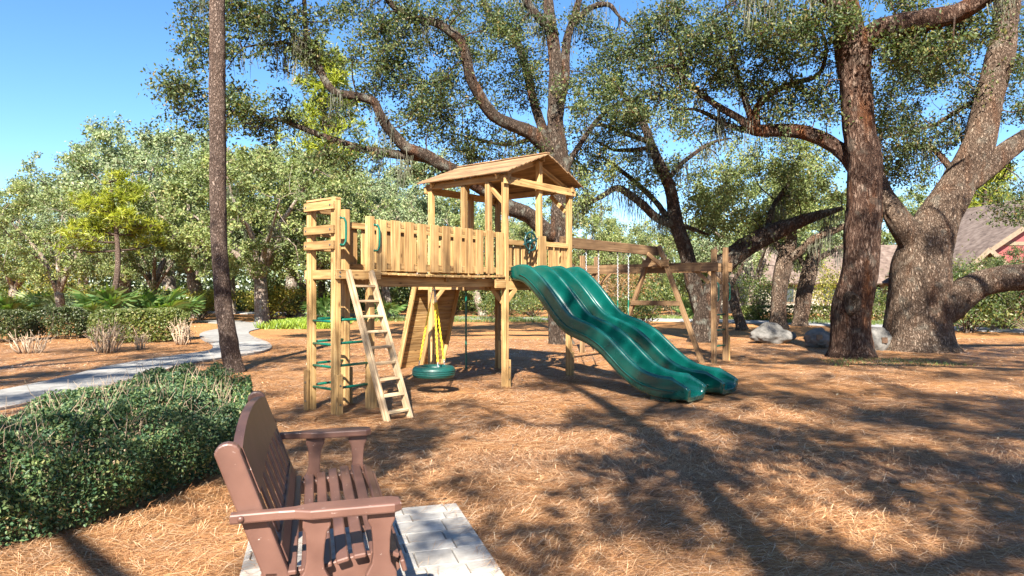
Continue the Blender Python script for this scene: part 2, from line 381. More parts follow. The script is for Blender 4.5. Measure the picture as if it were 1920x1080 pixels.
m_paver = stone_mat("pale_pavers", (0.27, 0.25, 0.23), (0.37, 0.35, 0.32), (0.47, 0.445, 0.41), 8, 0.25)
m_sand = stone_mat("joint_sand", (0.14, 0.10, 0.07), (0.22, 0.16, 0.11), (0.3, 0.22, 0.15), 20, 0.3)
m_rock = stone_mat("limestone_boulder", (0.07, 0.067, 0.062), (0.125, 0.12, 0.112), (0.20, 0.19, 0.178), 4, 0.9)
m_asphalt = stone_mat("asphalt_lane", (0.17, 0.17, 0.175), (0.23, 0.23, 0.235), (0.29, 0.29, 0.29), 4, 0.1)
# ------------------------------------------------------------------ ground, path, lane
def ground_h(x, y):
    """gentle lie of the mulch"""
    P = np.stack([np.asarray(x) * 0.35, np.asarray(y) * 0.35, np.zeros_like(np.asarray(x, dtype=float))], -1)
    P2 = P * 4.3 + 9.1
    fade = np.clip(1 - (np.asarray(y) - 25) / 40, 0.0, 1)
    return (vnoise(P.reshape(-1, 3), 3).reshape(P.shape[:-1]) * 0.02 + vnoise(P2.reshape(-1, 3), 5).reshape(P.shape[:-1]) * 0.012) * fade - 0.02

u = np.linspace(-1, 1, 181); gx = np.sinh(u * 5.2) / np.sinh(5.2) * 900
v = np.linspace(-1, 1, 221); gy = 8 + np.sinh(v * 5.2) / np.sinh(5.2) * 900
X, Y = np.meshgrid(gx, gy)
V = np.stack([X, Y, ground_h(X, Y)], -1).reshape(-1, 3)
nx, ny = len(gx), len(gy)
GZ = V[:, 2].reshape(ny, nx)
def ground_z(x, y):
    """height of the ground sheet as meshed"""
    x = np.asarray(x, float); y = np.asarray(y, float)
    i = np.clip(np.searchsorted(gx, x) - 1, 0, nx - 2); j = np.clip(np.searchsorted(gy, y) - 1, 0, ny - 2)
    a = (x - gx[i]) / (gx[i + 1] - gx[i]); b = (y - gy[j]) / (gy[j + 1] - gy[j])
    return GZ[j, i] * (1 - a) * (1 - b) + GZ[j, i + 1] * a * (1 - b) + GZ[j + 1, i] * (1 - a) * b + GZ[j + 1, i + 1] * a * b
i = (np.arange(ny - 1)[:, None] * nx + np.arange(nx - 1)[None, :]).ravel()
tag(link("ground", mesh_np("ground", V, np.stack([i, i + 1, i + nx + 1, i + nx], -1), True), m_ground), "orange brown pine straw mulch covering the ground", kind="structure")

def ribbon(name, mid, width, z, mat, label, slab=None):
    """a path laid along a polyline; slabs are pieces of their own"""
    P = catmull(np.array([[p[0], p[1], 0, 1.0] for p in mid]), 0.25)
    wd = np.interp(np.linspace(0, 1, len(P)), np.linspace(0, 1, len(width)), width)
    T = np.gradient(P[:, :2], axis=0); T /= np.linalg.norm(T, axis=1)[:, None]
    Nn = np.stack([-T[:, 1], T[:, 0]], -1)
    A = P[:, :2] + Nn * wd[:, None] / 2; B = P[:, :2] - Nn * wd[:, None] / 2
    def strip(i0, i1, gap):
        a, b = A[i0:i1 + 1].copy(), B[i0:i1 + 1].copy()
        if gap:
            a[0] += T[i0] * gap; b[0] += T[i0] * gap; a[-1] -= T[i1] * gap; b[-1] -= T[i1] * gap
        m = len(a)
        top = np.vstack([np.c_[a, np.full(m, z)], np.c_[b, np.full(m, z)]])
        bot = top.copy(); bot[:, 2] = z - 0.09
        V = np.vstack([top, bot]); k = np.arange(m - 1)
        Q = [np.stack([k + 1, k, m + k, m + k + 1], -1), np.stack([k, k + 1, 2 * m + k + 1, 2 * m + k], -1), np.stack([m + k + 1, m + k, 3 * m + k, 3 * m + k + 1], -1),
             np.array([[0, 2 * m, 3 * m, m], [m - 1, 2 * m - 1, 4 * m - 1, 3 * m - 1]])]
        return mesh_np(name, V, np.vstack(Q))
    if slab is None:
        return tag(link(name, strip(0, len(P) - 1, 0), mat), label, kind="structure")
    root = tag(empty(name, (P[0][0], P[0][1], 0)), label, kind="structure")
    k = 0
    while k < len(P) - 2:
        e = min(len(P) - 1, k + slab)
        if len(P) - 1 - e < 3: e = len(P) - 1
        link("slab", strip(k, e, 0.012), mat, root, Matrix.Identity(4)); k = e
    return root
path_mid = [(-8.6, 4.0), (-7.9, 6.5), (-7.3, 9.0), (-7.2, 11.5), (-7.5, 13.8), (-7.3, 15.6), (-7.05, 17.3), (-7.8, 19.4), (-9.4, 22.2), (-10.6, 25.0), (-11.2, 28.0), (-12.6, 31.5), (-15.5, 34.5)]
ribbon("path", path_mid, [1.35, 1.35, 1.35, 1.4, 1.4, 1.5, 1.6, 1.6, 1.6, 1.6, 1.6, 1.6], 0.03, m_path, "pale concrete footpath winding past the hedge and the pine trunk", 7)
ribbon("asphalt_lane", [(46, 18), (32, 20.5), (21.5, 24.5), (16, 30), (10, 35), (5.5, 36.5), (-2, 38), (-14, 45), (-30, 52)], [3.0, 3.0, 3.0, 3.0], 0.022, m_asphalt, "grey asphalt lane curving behind the playground and the oaks")

# ------------------------------------------------------------------ box boards
BOXES = {}
def box_mesh(l, wd, t, bev=0.005):
    key = (round(l, 3), round(wd, 3), round(t, 3), bev)
    if key not in BOXES:
        bm = bmesh.new(); bmesh.ops.create_cube(bm, size=1.0)
        bmesh.ops.scale(bm, vec=(l, wd, t), verts=bm.verts)
        if bev: bmesh.ops.bevel(bm, geom=bm.edges[:], offset=bev, segments=1, affect='EDGES', profile=0.5)
        me = bpy.data.meshes.new("board"); bm.to_mesh(me); bm.free(); BOXES[key] = me
    return BOXES[key]
def board(name, p0, p1, wd, t, parent, mat=None, up=(0, 0, 1), S=None, bev=0.005):
    """box from p0 to p1 (centre line, structure space); wd is measured across 'up', t along 'up'"""
    p0, p1 = Vector(p0), Vector(p1); x = (p1 - p0); l = x.length; x.normalize()
    upv = Vector(up); zax = upv - x * upv.dot(x)
    if zax.length < 1e-4: zax = Vector((1, 0, 0)) - x * x.x
    zax.normalize(); y = zax.cross(x)
    M = Matrix((x, y, zax)).transposed().to_4x4(); M.translation = (p0 + p1) / 2
    mat = mat or wood
    src = box_mesh(l, wd, t, bev)
    me = src
    key = (src.name, mat.name)
    if key not in BOXES:
        BOXES[key] = src if len(src.materials) == 0 else src.copy()
        if len(BOXES[key].materials): BOXES[key].materials.clear()
        BOXES[key].materials.append(mat)
    me = BOXES[key]
    return link(name, me, None, parent, (S if S is not None else Matrix.Identity(4)) @ M)

def accobj(name, pieces, mat, parent, M, smooth=True):
    a = Acc()
    for V, Q in pieces: a.add(V, Q)
    return link(name, a.mesh(name, smooth), mat, parent, M)

# ------------------------------------------------------------------ play structure
# structure space: x along the bridge towards the swings (far right), y towards the back left, z up; origin at the near tower post
TH = R(90 - 39.2)
S = Matrix.Translation(Vector((-0.114, 11.06, 0))) @ Matrix.Rotation(TH, 4, 'Z')
play = empty("play_structure", M=S)
tag(play, "wooden playground set with roofed tower, clatter bridge, twin green slides and swing beam", "playset")
PW = 0.09
def post(a, c, z0, z1, w_=PW, name="post", mat=None, parent=None):
    return board(name, (a, c, z0), (a, c, z1), w_, w_, parent or play, mat, (1, 0, 0), S)
def foot(a, c, da, dc, h, z0=-0.06):
    return board("footing_block", (a + da, c + dc, z0), (a + da, c + dc, h), 0.09 if da else 0.088, 0.045 if da else 0.088, play, None, (1, 0, 0), S) if da else \
        board("footing_block", (a, c + dc, z0), (a, c + dc, h), 0.088, 0.045, play, None, (0, 1, 0), S)
TA, TC = 1.85, 1.73        # tower size
ZD = 1.75                  # deck height
ZE = 3.36                  # eave
# tower posts
for a, c in ((0, 0), (TA, 0), (0, TC), (TA, TC)): post(a, c, -0.08, ZE)
for c in (0.36, 0.92): post(0, c, ZD - 0.2, ZE)
for a in (1.05,): post(a, TC, ZD - 0.2, ZE)
foot(0, 0, 0, -0.07, 0.42); foot(TA, 0, 0, -0.07, 0.42); foot(TA, TC, 0, -0.07, 0.55); foot(0, TC, 0, -0.07, 0.4)
foot(TA, 0, 0.07, 0, 0.36)
# deck frame and boards
frame = empty("deck_frame", parent=play, M=S)
for c in (-0.0, TC): board("joist", (0.048, c, ZD - 0.115), (TA - 0.048, c, ZD - 0.115), 0.04, 0.14, frame, None, (0, 0, 1), S)
for a in (0.0, TA): board("joist", (a, 0.048, ZD - 0.118), (a, TC - 0.048, ZD - 0.118), 0.04, 0.14, frame, None, (0, 0, 1), S)
for a in (0.6, 1.25): board("joist", (a, 0.03, ZD - 0.115), (a, TC - 0.03, ZD - 0.115), 0.04, 0.12, frame, None, (0, 0, 1), S)
deck = empty("deck", parent=play, M=S)
nb = 12
for k in range(nb):
    c = 0.06 + (k + 0.5) * (TC - 0.12) / nb
    board("deck_board", (0.055, c, ZD - 0.02), (TA - 0.055, c, ZD - 0.02), (TC - 0.12) / nb - 0.008, 0.038, deck, None, (0, 0, 1), S)
# landing behind the tower that carries the climbing wall
landing = empty("landing", parent=play, M=S)
for a in (0.62, 1.68): board("joist", (a, TC + 0.05, ZD - 0.12), (a, 2.74, ZD - 0.12), 0.04, 0.13, landing, None, (0, 0, 1), S)
for k in range(8): board("deck_board", (0.55, TC + 0.12 + k * 0.125, ZD - 0.02), (1.75, TC + 0.12 + k * 0.125, ZD - 0.02), 0.117, 0.036, landing, None, (0, 0, 1), S)
# knee braces
for (p, q) in (((0.05, -0.0, 1.38), (0.32, -0.0, 1.63)), ((TA - 0.05, 0, 1.38), (TA - 0.32, 0, 1.63)), ((0, TC - 0.05, 1.33), (0, TC - 0.36, 1.62)), ((0, 0.05, 1.36), (0, 0.32, 1.62)), ((TA, TC - 0.06, 1.3), (TA, TC - 0.4, 1.62))):
    board("knee_brace", p, q, 0.038, 0.085, play, None, (0, 0, 1), S)
# top plates
for c in (0.0, TC): board("top_plate", (-0.1, c - 0.066 if c == 0 else c + 0.066, ZE - 0.0), (TA + 0.1, c - 0.066 if c == 0 else c + 0.066, ZE - 0.0), 0.04, 0.13, play, None, (0, 0, 1), S)
for a in (0.0, TA): board("eave_beam", (a, -0.1, ZE + 0.055), (a, TC + 0.1, ZE + 0.055), 0.085, 0.1, play, None, (0, 0, 1), S)
# gable posts and rafters
ZR = 3.87
for c, nm in ((0.0, "gable_post"), (TC, "gable_post")):
    post(TA / 2, c, ZD + 0.0 if c == 0 else ZE - 0.05, ZR - 0.06, 0.09, nm)
board("post_panel", (TA / 2, -0.07, ZD + 0.02), (TA / 2, -0.07, 2.5), 0.19, 0.04, play, None, (0, 1, 0), S)
SL = math.atan2(ZR - (ZE + 0.12), TA / 2)
for c in (0.03, TC - 0.03):
    for s in (-1, 1):
        board("rafter", (TA / 2 + s * 0.06, c + 0.07 * (1 if c < 1 else -1), ZR - 0.1), (TA / 2 + s * (TA / 2 + 0.12), c + 0.07 * (1 if c < 1 else -1), ZE + 0.07), 0.04, 0.09, play, None, (0, 0, 1), S)
board("ridge_beam", (TA / 2, -0.12, ZR - 0.03), (TA / 2, TC + 0.12, ZR - 0.03), 0.04, 0.09, play, None, (0, 0, 1), S)
for q in ((0.0, 0.35), (TA, 0.35)):
    a = q[0]; s = 1 if a == 0 else -1
    board("roof_brace", (a + s * 0.03, 0.06, ZE - 0.35), (a + s * 0.03, 0.4, ZE - 0.02), 0.04, 0.075, play, None, (0, 0, 1), S)
# roof of lapped boards
roof = empty("roof", parent=play, M=S)
nr = 9
for s in (-1, 1):
    e0 = np.array([TA / 2, ZR + 0.035]); e1 = np.array([TA / 2 + s * (TA / 2 + 0.17), ZE + 0.115])
    d = e1 - e0; L = np.linalg.norm(d); d /= L; nrm = np.array([-d[1], d[0]]) * (1 if s > 0 else -1)
    if nrm[1] < 0: nrm = -nrm
    wdt = L / nr
    for k in range(nr):
        mid = e0 + d * (k + 0.5) * wdt + nrm * 0.006
        # tilt each board a little so that it laps over the one below
        up = np.array([nrm[0], 0, nrm[1]]) + 0.10 * np.array([-d[0], 0, -d[1]]) * -1
        jit = random.uniform(-0.012, 0.012)
        board("roof_board", (mid[0], -0.2 + jit, mid[1]), (mid[0], TC + 0.2 + jit, mid[1]), wdt + 0.02, 0.02, roof, wood_roof, tuple(up), S, 0.003)
board("ridge_cap", (TA / 2, -0.21, ZR + 0.062), (TA / 2, TC + 0.21, ZR + 0.062), 0.10, 0.018, roof, wood_roof, (0, 0, 1), S, 0.003)
# railings of the tower
def railing(name, p, q, n, z0, z1, sw, outward, rails=True, mat=None, gap_ok=None):
    r = empty(name, parent=play, M=S)
    p, q = Vector((*p, 0)), Vector((*q, 0)); d = q - p; u = d.normalized()
    o = Vector((*outward, 0))
    if rails:
        for z in (z0 + 0.07, z1 - 0.048):
            board("rail", p + Vector((0, 0, z)), q + Vector((0, 0, z)), 0.038, 0.085, r, mat, (0, 0, 1), S)
    for k in range(n):
        t = (k + 0.5) / n
        c = p + d * t + o * 0.031
        jz = random.uniform(-0.008, 0.008)
        board("slat", c + Vector((0, 0, z0 + jz)), c + Vector((0, 0, z1 + jz)), sw, 0.022, r, mat, tuple(outward) + (0,), S, 0.004)
    return r
railing("tower_railing", (TA / 2 + 0.1, 0), (TA - 0.048, 0), 4, ZD + 0.1, 2.42, 0.13, (0, 1))
railing("tower_railing", (0.048, 0), (TA / 2 - 0.1, 0), 4, ZD + 0.1, 2.40, 0.13, (0, 1))
railing("tower_railing", (TA, 0.05), (TA, TC - 0.05), 8, ZD + 0.1, 2.42, 0.13, (-1, 0))
railing("tower_railing", (0, 0.97), (0, TC - 0.05), 4, ZD + 0.1, 2.44, 0.13, (1, 0))
railing("tower_railing", (0.05, TC), (0.5, TC), 3, ZD + 0.1, 2.42, 0.12, (0, -1))
# steering wheel
wh = empty("steering_wheel", parent=play, M=S @ Matrix.Translation((0.52, -0.13, 2.38)) @ Matrix.Rotation(R(90), 4, 'X'))
def torus_pts(r, n=33): return [(r * math.cos(2 * math.pi * k / (n - 1)), r * math.sin(2 * math.pi * k / (n - 1)), 0) for k in range(n)]
accobj("rim", [pipe_straight(torus_pts(0.155, 37), 0.018)], m_wheel, wh, WM[wh])
accobj("hub", [tube(np.array([[0, 0, -0.12, 0.045], [0, 0, 0.025, 0.045], [0, 0, 0.035, 0.02]]), 16)], m_wheel, wh, WM[wh])
for k in range(6):
    a = k * math.pi / 3 + 0.3
    accobj("spoke", [tube(np.array([[0.03 * math.cos(a), 0.03 * math.sin(a), 0, 0.014], [0.15 * math.cos(a), 0.15 * math.sin(a), 0, 0.011], [0.19 * math.cos(a), 0.19 * math.sin(a), 0, 0.016], [0.215 * math.cos(a), 0.215 * math.sin(a), 0, 0.008]]), 8)], m_wheel, wh, WM[wh])
# bridge
B0, B1 = -2.79, 0.0
BZ = 1.80
bridge = empty("bridge", parent=play, M=S)
nbp = 15
for k in range(nbp):
    a = B0 + 0.08 + (k + 0.5) * (B1 - B0 - 0.13) / nbp
    board("plank", (a, -0.06, BZ - 0.018 - 0.02 * math.sin(math.pi * (k + .5) / nbp)), (a, 0.60, BZ - 0.018 - 0.02 * math.sin(math.pi * (k + .5) / nbp)), (B1 - B0 - 0.13) / nbp - 0.02, 0.034, bridge, None, (0, 0, 1), S)
for c in (0.13, 0.50):
    board("joist", (B0 + 0.05, c, BZ - 0.125), (B1 - 0.05, c, BZ - 0.125), 0.04, 0.135, bridge, None, (0, 0, 1), S)
board("ledger", (B0 + 0.07, 0.06, BZ - 0.13), (B0 + 0.07, 0.48, BZ - 0.13), 0.04, 0.12, bridge, None, (0, 0, 1), S)
board("end_block", (B1 - 0.3, -0.045, ZD - 0.09), (B1 - 0.05, -0.045, ZD - 0.09), 0.038, 0.14, bridge, None, (0, 0, 1), S)
railing("bridge_railing", (B0 + 0.05, 0.0), (B1 - 0.05, 0.0), 11, BZ + 0.01, 2.5, 0.166, (0, -1))
railing("bridge_railing", (B0 + 0.05, 0.545), (B1 - 0.05, 0.545), 12, BZ + 0.01, 2.5, 0.15, (0, 1))
# ladder tower
LA0, LA1, LC1 = -3.33, -2.79, 0.52
post(LA0, 0, -0.08, 2.70); post(LA0, LC1, -0.08, 2.62); post(LA1, LC1, -0.08, 2.66); post(LA1, 0, -0.08, 2.53)
foot(LA0, 0, 0, -0.07, 0.50); foot(LA0, LC1, -0.07, 0, 0.52); foot(LA1, 0, 0.07, 0, 0.5); foot(LA1, LC1, 0.07, 0, 0.5)
for z, h in ((2.625, 0.11), (2.32, 0.11), (2.125, 0.11)):
    board("guard_rail", (LA0 - 0.066, -0.05, z), (LA0 - 0.066, LC1 + 0.05, z), 0.04, h, play, None, (0, 0, 1), S)
    board("guard_rail", (LA0 + 0.05, LC1 + 0.066, z), (LA1 - 0.05, LC1 + 0.066, z), 0.04, h * 0.9, play, None, (0, 0, 1), S)
board("top_plate", (LA0, -0.05, 2.71), (LA0, LC1 + 0.05, 2.71), 0.09, 0.03, play, None, (0, 0, 1), S)
for c in (-0.066, LC1 + 0.067): board("deck_rail", (LA0 - 0.05, c, 1.755), (LA1 + 0.12, c, 1.755), 0.04, 0.12, play, None, (0, 0, 1), S)
board("deck_rail", (LA0 - 0.001, 0.05, 1.755), (LA0 - 0.001, LC1 - 0.05, 1.755), 0.04, 0.12, play, None, (0, 0, 1), S)
ld = empty("landing", parent=play, M=S)
for k in range(4): board("deck_board", (LA0 + 0.06, 0.02 + k * 0.14 + 0.05, 1.79), (LA1 - 0.05, 0.02 + k * 0.14 + 0.05, 1.79), 0.13, 0.03, ld, None, (0, 0, 1), S)
# rings of green bars round the ladder tower
for z in (1.18, 0.885, 0.60, 0.32):
    for p, q in (((LA0, -0.0), (LA1, -0.0)), ((LA0, LC1), (LA1, LC1)), ((LA0, 0), (LA0, LC1))):
        k = 0.02 if p[0] == q[0] else 0.0
        accobj("climbing_bar", [pipe_straight([(*p, z - k), (*q, z - k)], 0.017, 10)], m_green, play, S)
# handles
def handle(a, c, z0, z1, out, parent=play, r=0.015, reach=0.075):
    o = np.array([out[0], out[1], 0.0]); b = np.array([a, c, 0.0])
    P = [b + [0, 0, z0], b + o * reach * 0.7 + [0, 0, z0], b + o * reach + [0, 0, z0 + 0.05], b + o * reach + [0, 0, z1 - 0.05], b + o * reach * 0.7 + [0, 0, z1], b + [0, 0, z1]]
    h = accobj("grab_handle", [pipe(P, r, 10)], m_green, parent, S)
    for z in (z0, z1): accobj("flange", [tube(np.array([[*(b + [0, 0, z]), 0.032], [*(b + o * 0.012 + [0, 0, z]), 0.032]]), 14)], m_green, h, S)
handle(LA0 + 0.045, -0.02, 2.13, 2.47, (0.75, -0.66)); handle(LA1 + 0.045, -0.02, 2.08, 2.42, (0.75, -0.66))
handle(0.0, TC + 0.045, 2.66, 3.0, (0.5, 0.86)); handle(1.05, TC + 0.045, 2.6, 2.95, (0.4, 0.9))
# ladder
lad = empty("ladder", parent=play, M=S)
LB = 0.86
for a in (-3.22, -2.86):
    board("side_rail", (a, -0.10, 1.80), (a, -LB, -0.03), 0.038, 0.10, lad, wood_old, (0, -1, 0.4), S)
for k in range(9):
    t = 0.105 + k * 0.104
    z = 1.80 - t * 1.83; c = -0.10 - t * (LB - 0.10)
    board("rung", (-3.20, c, z), (-2.88, c, z), 0.095, 0.03, lad, wood_old, (0, 0, 1), S)
# climbing wall (seen from behind)
cw = empty("climbing_wall", parent=play, M=S)
W0, W1 = (2.76, 1.72), (3.27, -0.04)
nw = 14
dv = np.array([W1[0] - W0[0], W1[1] - W0[1]]); Lw = np.linalg.norm(dv); dv /= Lw; nv = np.array([dv[1], -dv[0]]) * -1
for k in range(nw):
    c, z = np.array(W0) + dv * (k + 0.5) * Lw / nw
    board("plank", (0.50, c, z), (1.78, c, z), Lw / nw - 0.006, 0.03, cw, None, (0, nv[0], nv[1]), S)
for a in (0.52, 1.14, 1.76):
    off = np.array(nv) * (-0.055 if nv[0] > 0 else 0.055)
    board("stringer", (a, W0[0] + off[0], W0[1] + off[1]), (a, W1[0] + off[0], W1[1] + off[1]), 0.04, 0.085, cw, None, (0, nv[0], nv[1]), S)
# fire pole
accobj("fire_pole", [pipe([(1.05, TC + 0.05, 3.02), (1.12, 1.98, 3.03), (1.19, 2.0, 2.9), (1.2, 2.0, 2.4), (1.2, 2.0, 1.2), (1.2, 2.0, -0.05)], 0.019, 10)], m_green, play, S)
# slides
def slide(ac, c_end, name="slide", wd=0.60):
    sp = [(-0.03, 1.77), (-0.2, 1.75), (-0.36, 1.67), (-0.6, 1.45), (-0.9, 1.11), (-1.1, 0.94), (-1.3, 0.86), (-1.5, 0.79), (-1.7, 0.68), (-1.9, 0.51), (-2.12, 0.32), (-2.35, 0.18), (-2.6, 0.105), (-2.85, 0.085), (-3.04, 0.09), (-3.14, 0.075)]
    k = c_end / -3.14
    P = catmull(np.array([[ac, c * k, z, 1] for c, z in sp]), 0.045)[:, :3]
    T = np.gradient(P, axis=0); T /= np.linalg.norm(T, axis=1)[:, None]
    Nn = np.stack([np.zeros(len(T)), -T[:, 2], T[:, 1]], -1); Nn[Nn[:, 2] < 0] *= -1
    h = wd / 2
    # cross section (x across, y along the normal): inner trough, rolled rim, outer skirt
    inner = [(-h + 0.07, 0.15), (-h + 0.085, 0.07)] + [(x, 0.035 * (abs(x) / (h - 0.11)) ** 4) for x in np.linspace(-h + 0.11, h - 0.11, 9)] + [(h - 0.085, 0.07), (h - 0.07, 0.15)]
    rimR = [(h - 0.068, 0.20)] + [(h - 0.03 + 0.037 * math.cos(t), 0.235 + 0.037 * math.sin(t)) for t in np.linspace(math.pi * 0.95, -math.pi * 0.1, 8)]
    outR = [(h + 0.0, 0.15), (h - 0.012, 0.04), (h - 0.03, -0.03), (h - 0.07, -0.055)]
    prof = inner + rimR + outR
    prof = prof + [(-x, y) for x, y in reversed(outR)] + [(-x, y) for x, y in reversed(rimR)]
    n = len(prof); pr = np.array(prof)
    X = np.array([1.0, 0, 0])
    # the side walls sink towards the lip at the run-out
    m = len(P); s = np.linspace(0, 1, m)
    wall = np.where(s > 0.93, 1 - (s - 0.93) / 0.07 * 0.55, 1.0); wall = np.where(s < 0.06, 0.65 + s / 0.06 * 0.35, wall)
    yy = pr[None, :, 1] * np.where(pr[None, :, 1] > 0, wall[:, None], 1.0)
    Vv = P[:, None, :] + X[None, None, :] * pr[None, :, 0:1] + Nn[:, None, :] * yy[:, :, None]
    Vv = Vv.reshape(-1, 3)
    i = np.arange(m - 1)[:, None] * n; j = np.arange(n)[None, :]; j2 = (j + 1) % n
    Q = np.stack([i + j2, i + j, i + n + j, i + n + j2], -1).reshape(-1, 4)
    root = empty(name, parent=play, M=S)
    bm = bmesh.new()
    vs = [bm.verts.new(v) for v in Vv]
    for q in Q: bm.faces.new([vs[t] for t in q])
    bm.faces.new([vs[t] for t in range(n)]); bm.faces.new([vs[(m - 1) * n + t] for t in reversed(range(n))])
    for f in bm.faces: f.smooth = len(f.verts) == 4
    bmesh.ops.recalc_face_normals(bm, faces=bm.faces)
    me = bpy.data.meshes.new("chute"); bm.to_mesh(me); bm.free()
    link("chute", me, m_slide, root, S)
    # foot under the lip and a bolted flange on the deck
    e = P[-6]
    board("support_foot", (ac, e[1] + 0.24, -0.05), (ac, e[1] + 0.24, 0.085), wd * 0.62, 0.30, root, m_slide, (0, 1, 0), S, 0.012)
    # seam line moulded along the outer wall
    for sgn in (-1, 1):
        ln = P + X * sgn * (h + 0.004) + Nn * (0.075 * wall)[:, None]
        accobj("moulded_rib", [tube(np.c_[ln[3:-4], np.full(len(ln) - 7, 0.008)], 6)], m_slide, root, S)
    return root
slide(0.40, -3.14); slide(1.36, -3.24)
# swing beam and A-frame
ZB = 2.45
board("swing_beam", (TA - 0.14, 0.075, ZB), (5.52, 0.075, ZB), 0.085, 0.20, play, wood_beam, (0, 0, 1), S)
afr = empty("a_frame", parent=play, M=S)
board("leg", (5.42, -0.02, 2.56), (5.42, -1.07, -0.08), 0.085, 0.11, afr, wood_beam, (1, 0, 0), S)
board("leg", (5.42, 0.17, 2.46), (5.42, 1.15, -0.08), 0.085, 0.11, afr, wood_beam, (1, 0, 0), S)
board("cross_bar", (5.35, -0.56, 1.27), (5.35, 0.66, 1.27), 0.04, 0.11, afr, wood_beam, (0, 0, 1), S)
board("gusset", (5.34, -0.3, 2.17), (5.34, 0.36, 2.17), 0.03, 0.16, afr, wood_beam, (0, 0, 1), S)
board("knee_brace", (4.95, 0.02, 2.37), (5.36, -0.12, 2.1), 0.04, 0.09, afr, wood_beam, (0, 0, 1), S)
# monkey bars beyond the A-frame
mb = empty("monkey_bars", parent=play, M=S)
for a in (5.56, 6.36):
    board("beam", (a, -1.34, 2.07), (a, 2.35, 2.07), 0.05, 0.20, mb, wood_beam, (0, 0, 1), S)
    post(a + (0.075 if a < 6 else -0.075), -1.22, -0.08, 2.45 if a < 6 else 2.52, 0.10, "post", wood_beam, mb)
    post(a + (0.075 if a < 6 else -0.075), 2.18, -0.08, 2.42, 0.10, "post", wood_beam, mb)
    board("knee_brace", (a + (0.06 if a < 6 else -0.06), -1.12, 1.72), (a + (0.06 if a < 6 else -0.06), -0.78, 2.02), 0.04, 0.085, mb, wood_beam, (0, 0, 1), S)
    board("knee_brace", (a + (0.06 if a < 6 else -0.06), 2.08, 1.72), (a + (0.06 if a < 6 else -0.06), 1.74, 2.02), 0.04, 0.085, mb, wood_beam, (0, 0, 1), S)
board("footing_block", (6.36, -1.25, -0.06), (6.36, -1.25, 0.55), 0.088, 0.045, mb, None, (1, 0, 0), S)
for k in range(8): accobj("bar", [pipe_straight([(5.58, -0.85 + k * 0.38, 2.05), (6.34, -0.85 + k * 0.38, 2.05)], 0.017, 8)], m_green, mb, S)
for z in (0.33, 0.68, 1.02): accobj("rung", [pipe_straight([(5.68, -1.22, z), (6.24, -1.22, z)], 0.017, 8)], m_green, mb, S)
handle(5.70, -1.22, 1.32, 1.72, (0.5, -0.86), mb); handle(6.34, -1.22, 1.32, 1.72, (0.6, -0.8), mb)

# bolt heads on the joints
bm = bmesh.new(); bmesh.ops.create_cone(bm, cap_ends=True, segments=10, radius1=0.013, radius2=0.010, depth=0.012)
me_bolt = bpy.data.meshes.new("bolt"); bm.to_mesh(me_bolt); bm.free(); me_bolt.materials.append(m_bolt)
def bolt(p, n):
    M = Vector(n).to_track_quat('Z', 'Y').to_matrix().to_4x4(); M.translation = Vector(p)
    link("bolt", me_bolt, None, play, S @ M)
for a in (0, TA):
    for z in (ZE + 0.03, ZE - 0.04): bolt((a, -0.09, z), (0, -1, 0))
    for z in (0.1, 0.3): bolt((a, -0.095, z), (0, -1, 0))
for z in (0.12, 0.36): bolt((LA0, -0.095, z), (0, -1, 0)); bolt((LA0 - 0.095, LC1, z), (-1, 0, 0)); bolt((LA1 + 0.095, 0, z), (1, 0, 0))
for z in (2.625, 2.32, 2.125):
    for c in (0.0, LC1): bolt((LA0 - 0.09, c, z), (-1, 0, 0))
for a in (LA0, LA1):
    for z in (1.73, 1.78): bolt((a, -0.089, z), (0, -1, 0))
for z in (ZB - 0.05, ZB + 0.05): bolt((TA + 0.02, 0.025, z), (0, -1, 0))
# chains
LINK = {}
def chain(name, p, q, parent, mat, M, pitch=0.034, thick=0.0042):
    """links from p to q, every second one turned"""
    p, q = np.array(p, float), np.array(q, float); L = np.linalg.norm(q - p); d = (q - p) / L
    a = np.cross(d, [0.31, 0.95, 0.02]); a /= np.linalg.norm(a); b = np.cross(d, a)
    n = int(L / pitch); acc = Acc()
    for k in range(n):
        c = p + d * (k + 0.5) * L / n; sd = a if k % 2 else b
        pts = [c + d * pitch * 0.72 * math.cos(t) + sd * pitch * 0.34 * math.sin(t) for t in np.linspace(0, 2 * math.pi, 9)]
        acc.add(*tube(np.array([[*t_, thick] for t_ in pts]), 4, False))
    return link(name, acc.mesh(name), mat, parent, M)
# tyre swing under the bridge
ts = tag(empty("tire_swing", M=S @ Matrix.Translation((-1.27, 0.36, 0.31))), "green rubber tire swing on yellow chains hanging under the wooden bridge", "tire swing")
St = WM[ts]
prof = []
for t in np.linspace(0, 2 * math.pi, 22, endpoint=False):
    x, z = math.cos(t), math.sin(t)
    prof.append((0.245 + 0.082 * np.sign(x) * abs(x) ** 0.75, 0.088 * np.sign(z) * abs(z) ** 0.7))
prof = np.array(prof); nt2 = 48
ang = np.arange(nt2) * 2 * math.pi / nt2
V = np.stack([prof[None, :, 0] * np.cos(ang)[:, None], prof[None, :, 0] * np.sin(ang)[:, None], np.repeat(prof[None, :, 1], nt2, 0)], -1).reshape(-1, 3)
n = len(prof); i = np.arange(nt2)[:, None] * n; i2 = ((np.arange(nt2) + 1) % nt2)[:, None] * n; j = np.arange(n)[None, :]; j2 = (j + 1) % n
link("tire", mesh_np("tire", V, np.stack([i + j, i2 + j, i2 + j2, i + j2], -1).reshape(-1, 4), True), m_tyre, ts, St)
for z in (-0.03, 0.0, 0.03): accobj("tread_rib", [pipe_straight([(0.327 * math.cos(a), 0.327 * math.sin(a), z) for a in np.linspace(0, 2 * math.pi, 49)], 0.006, 6)], m_tyre, ts, St)
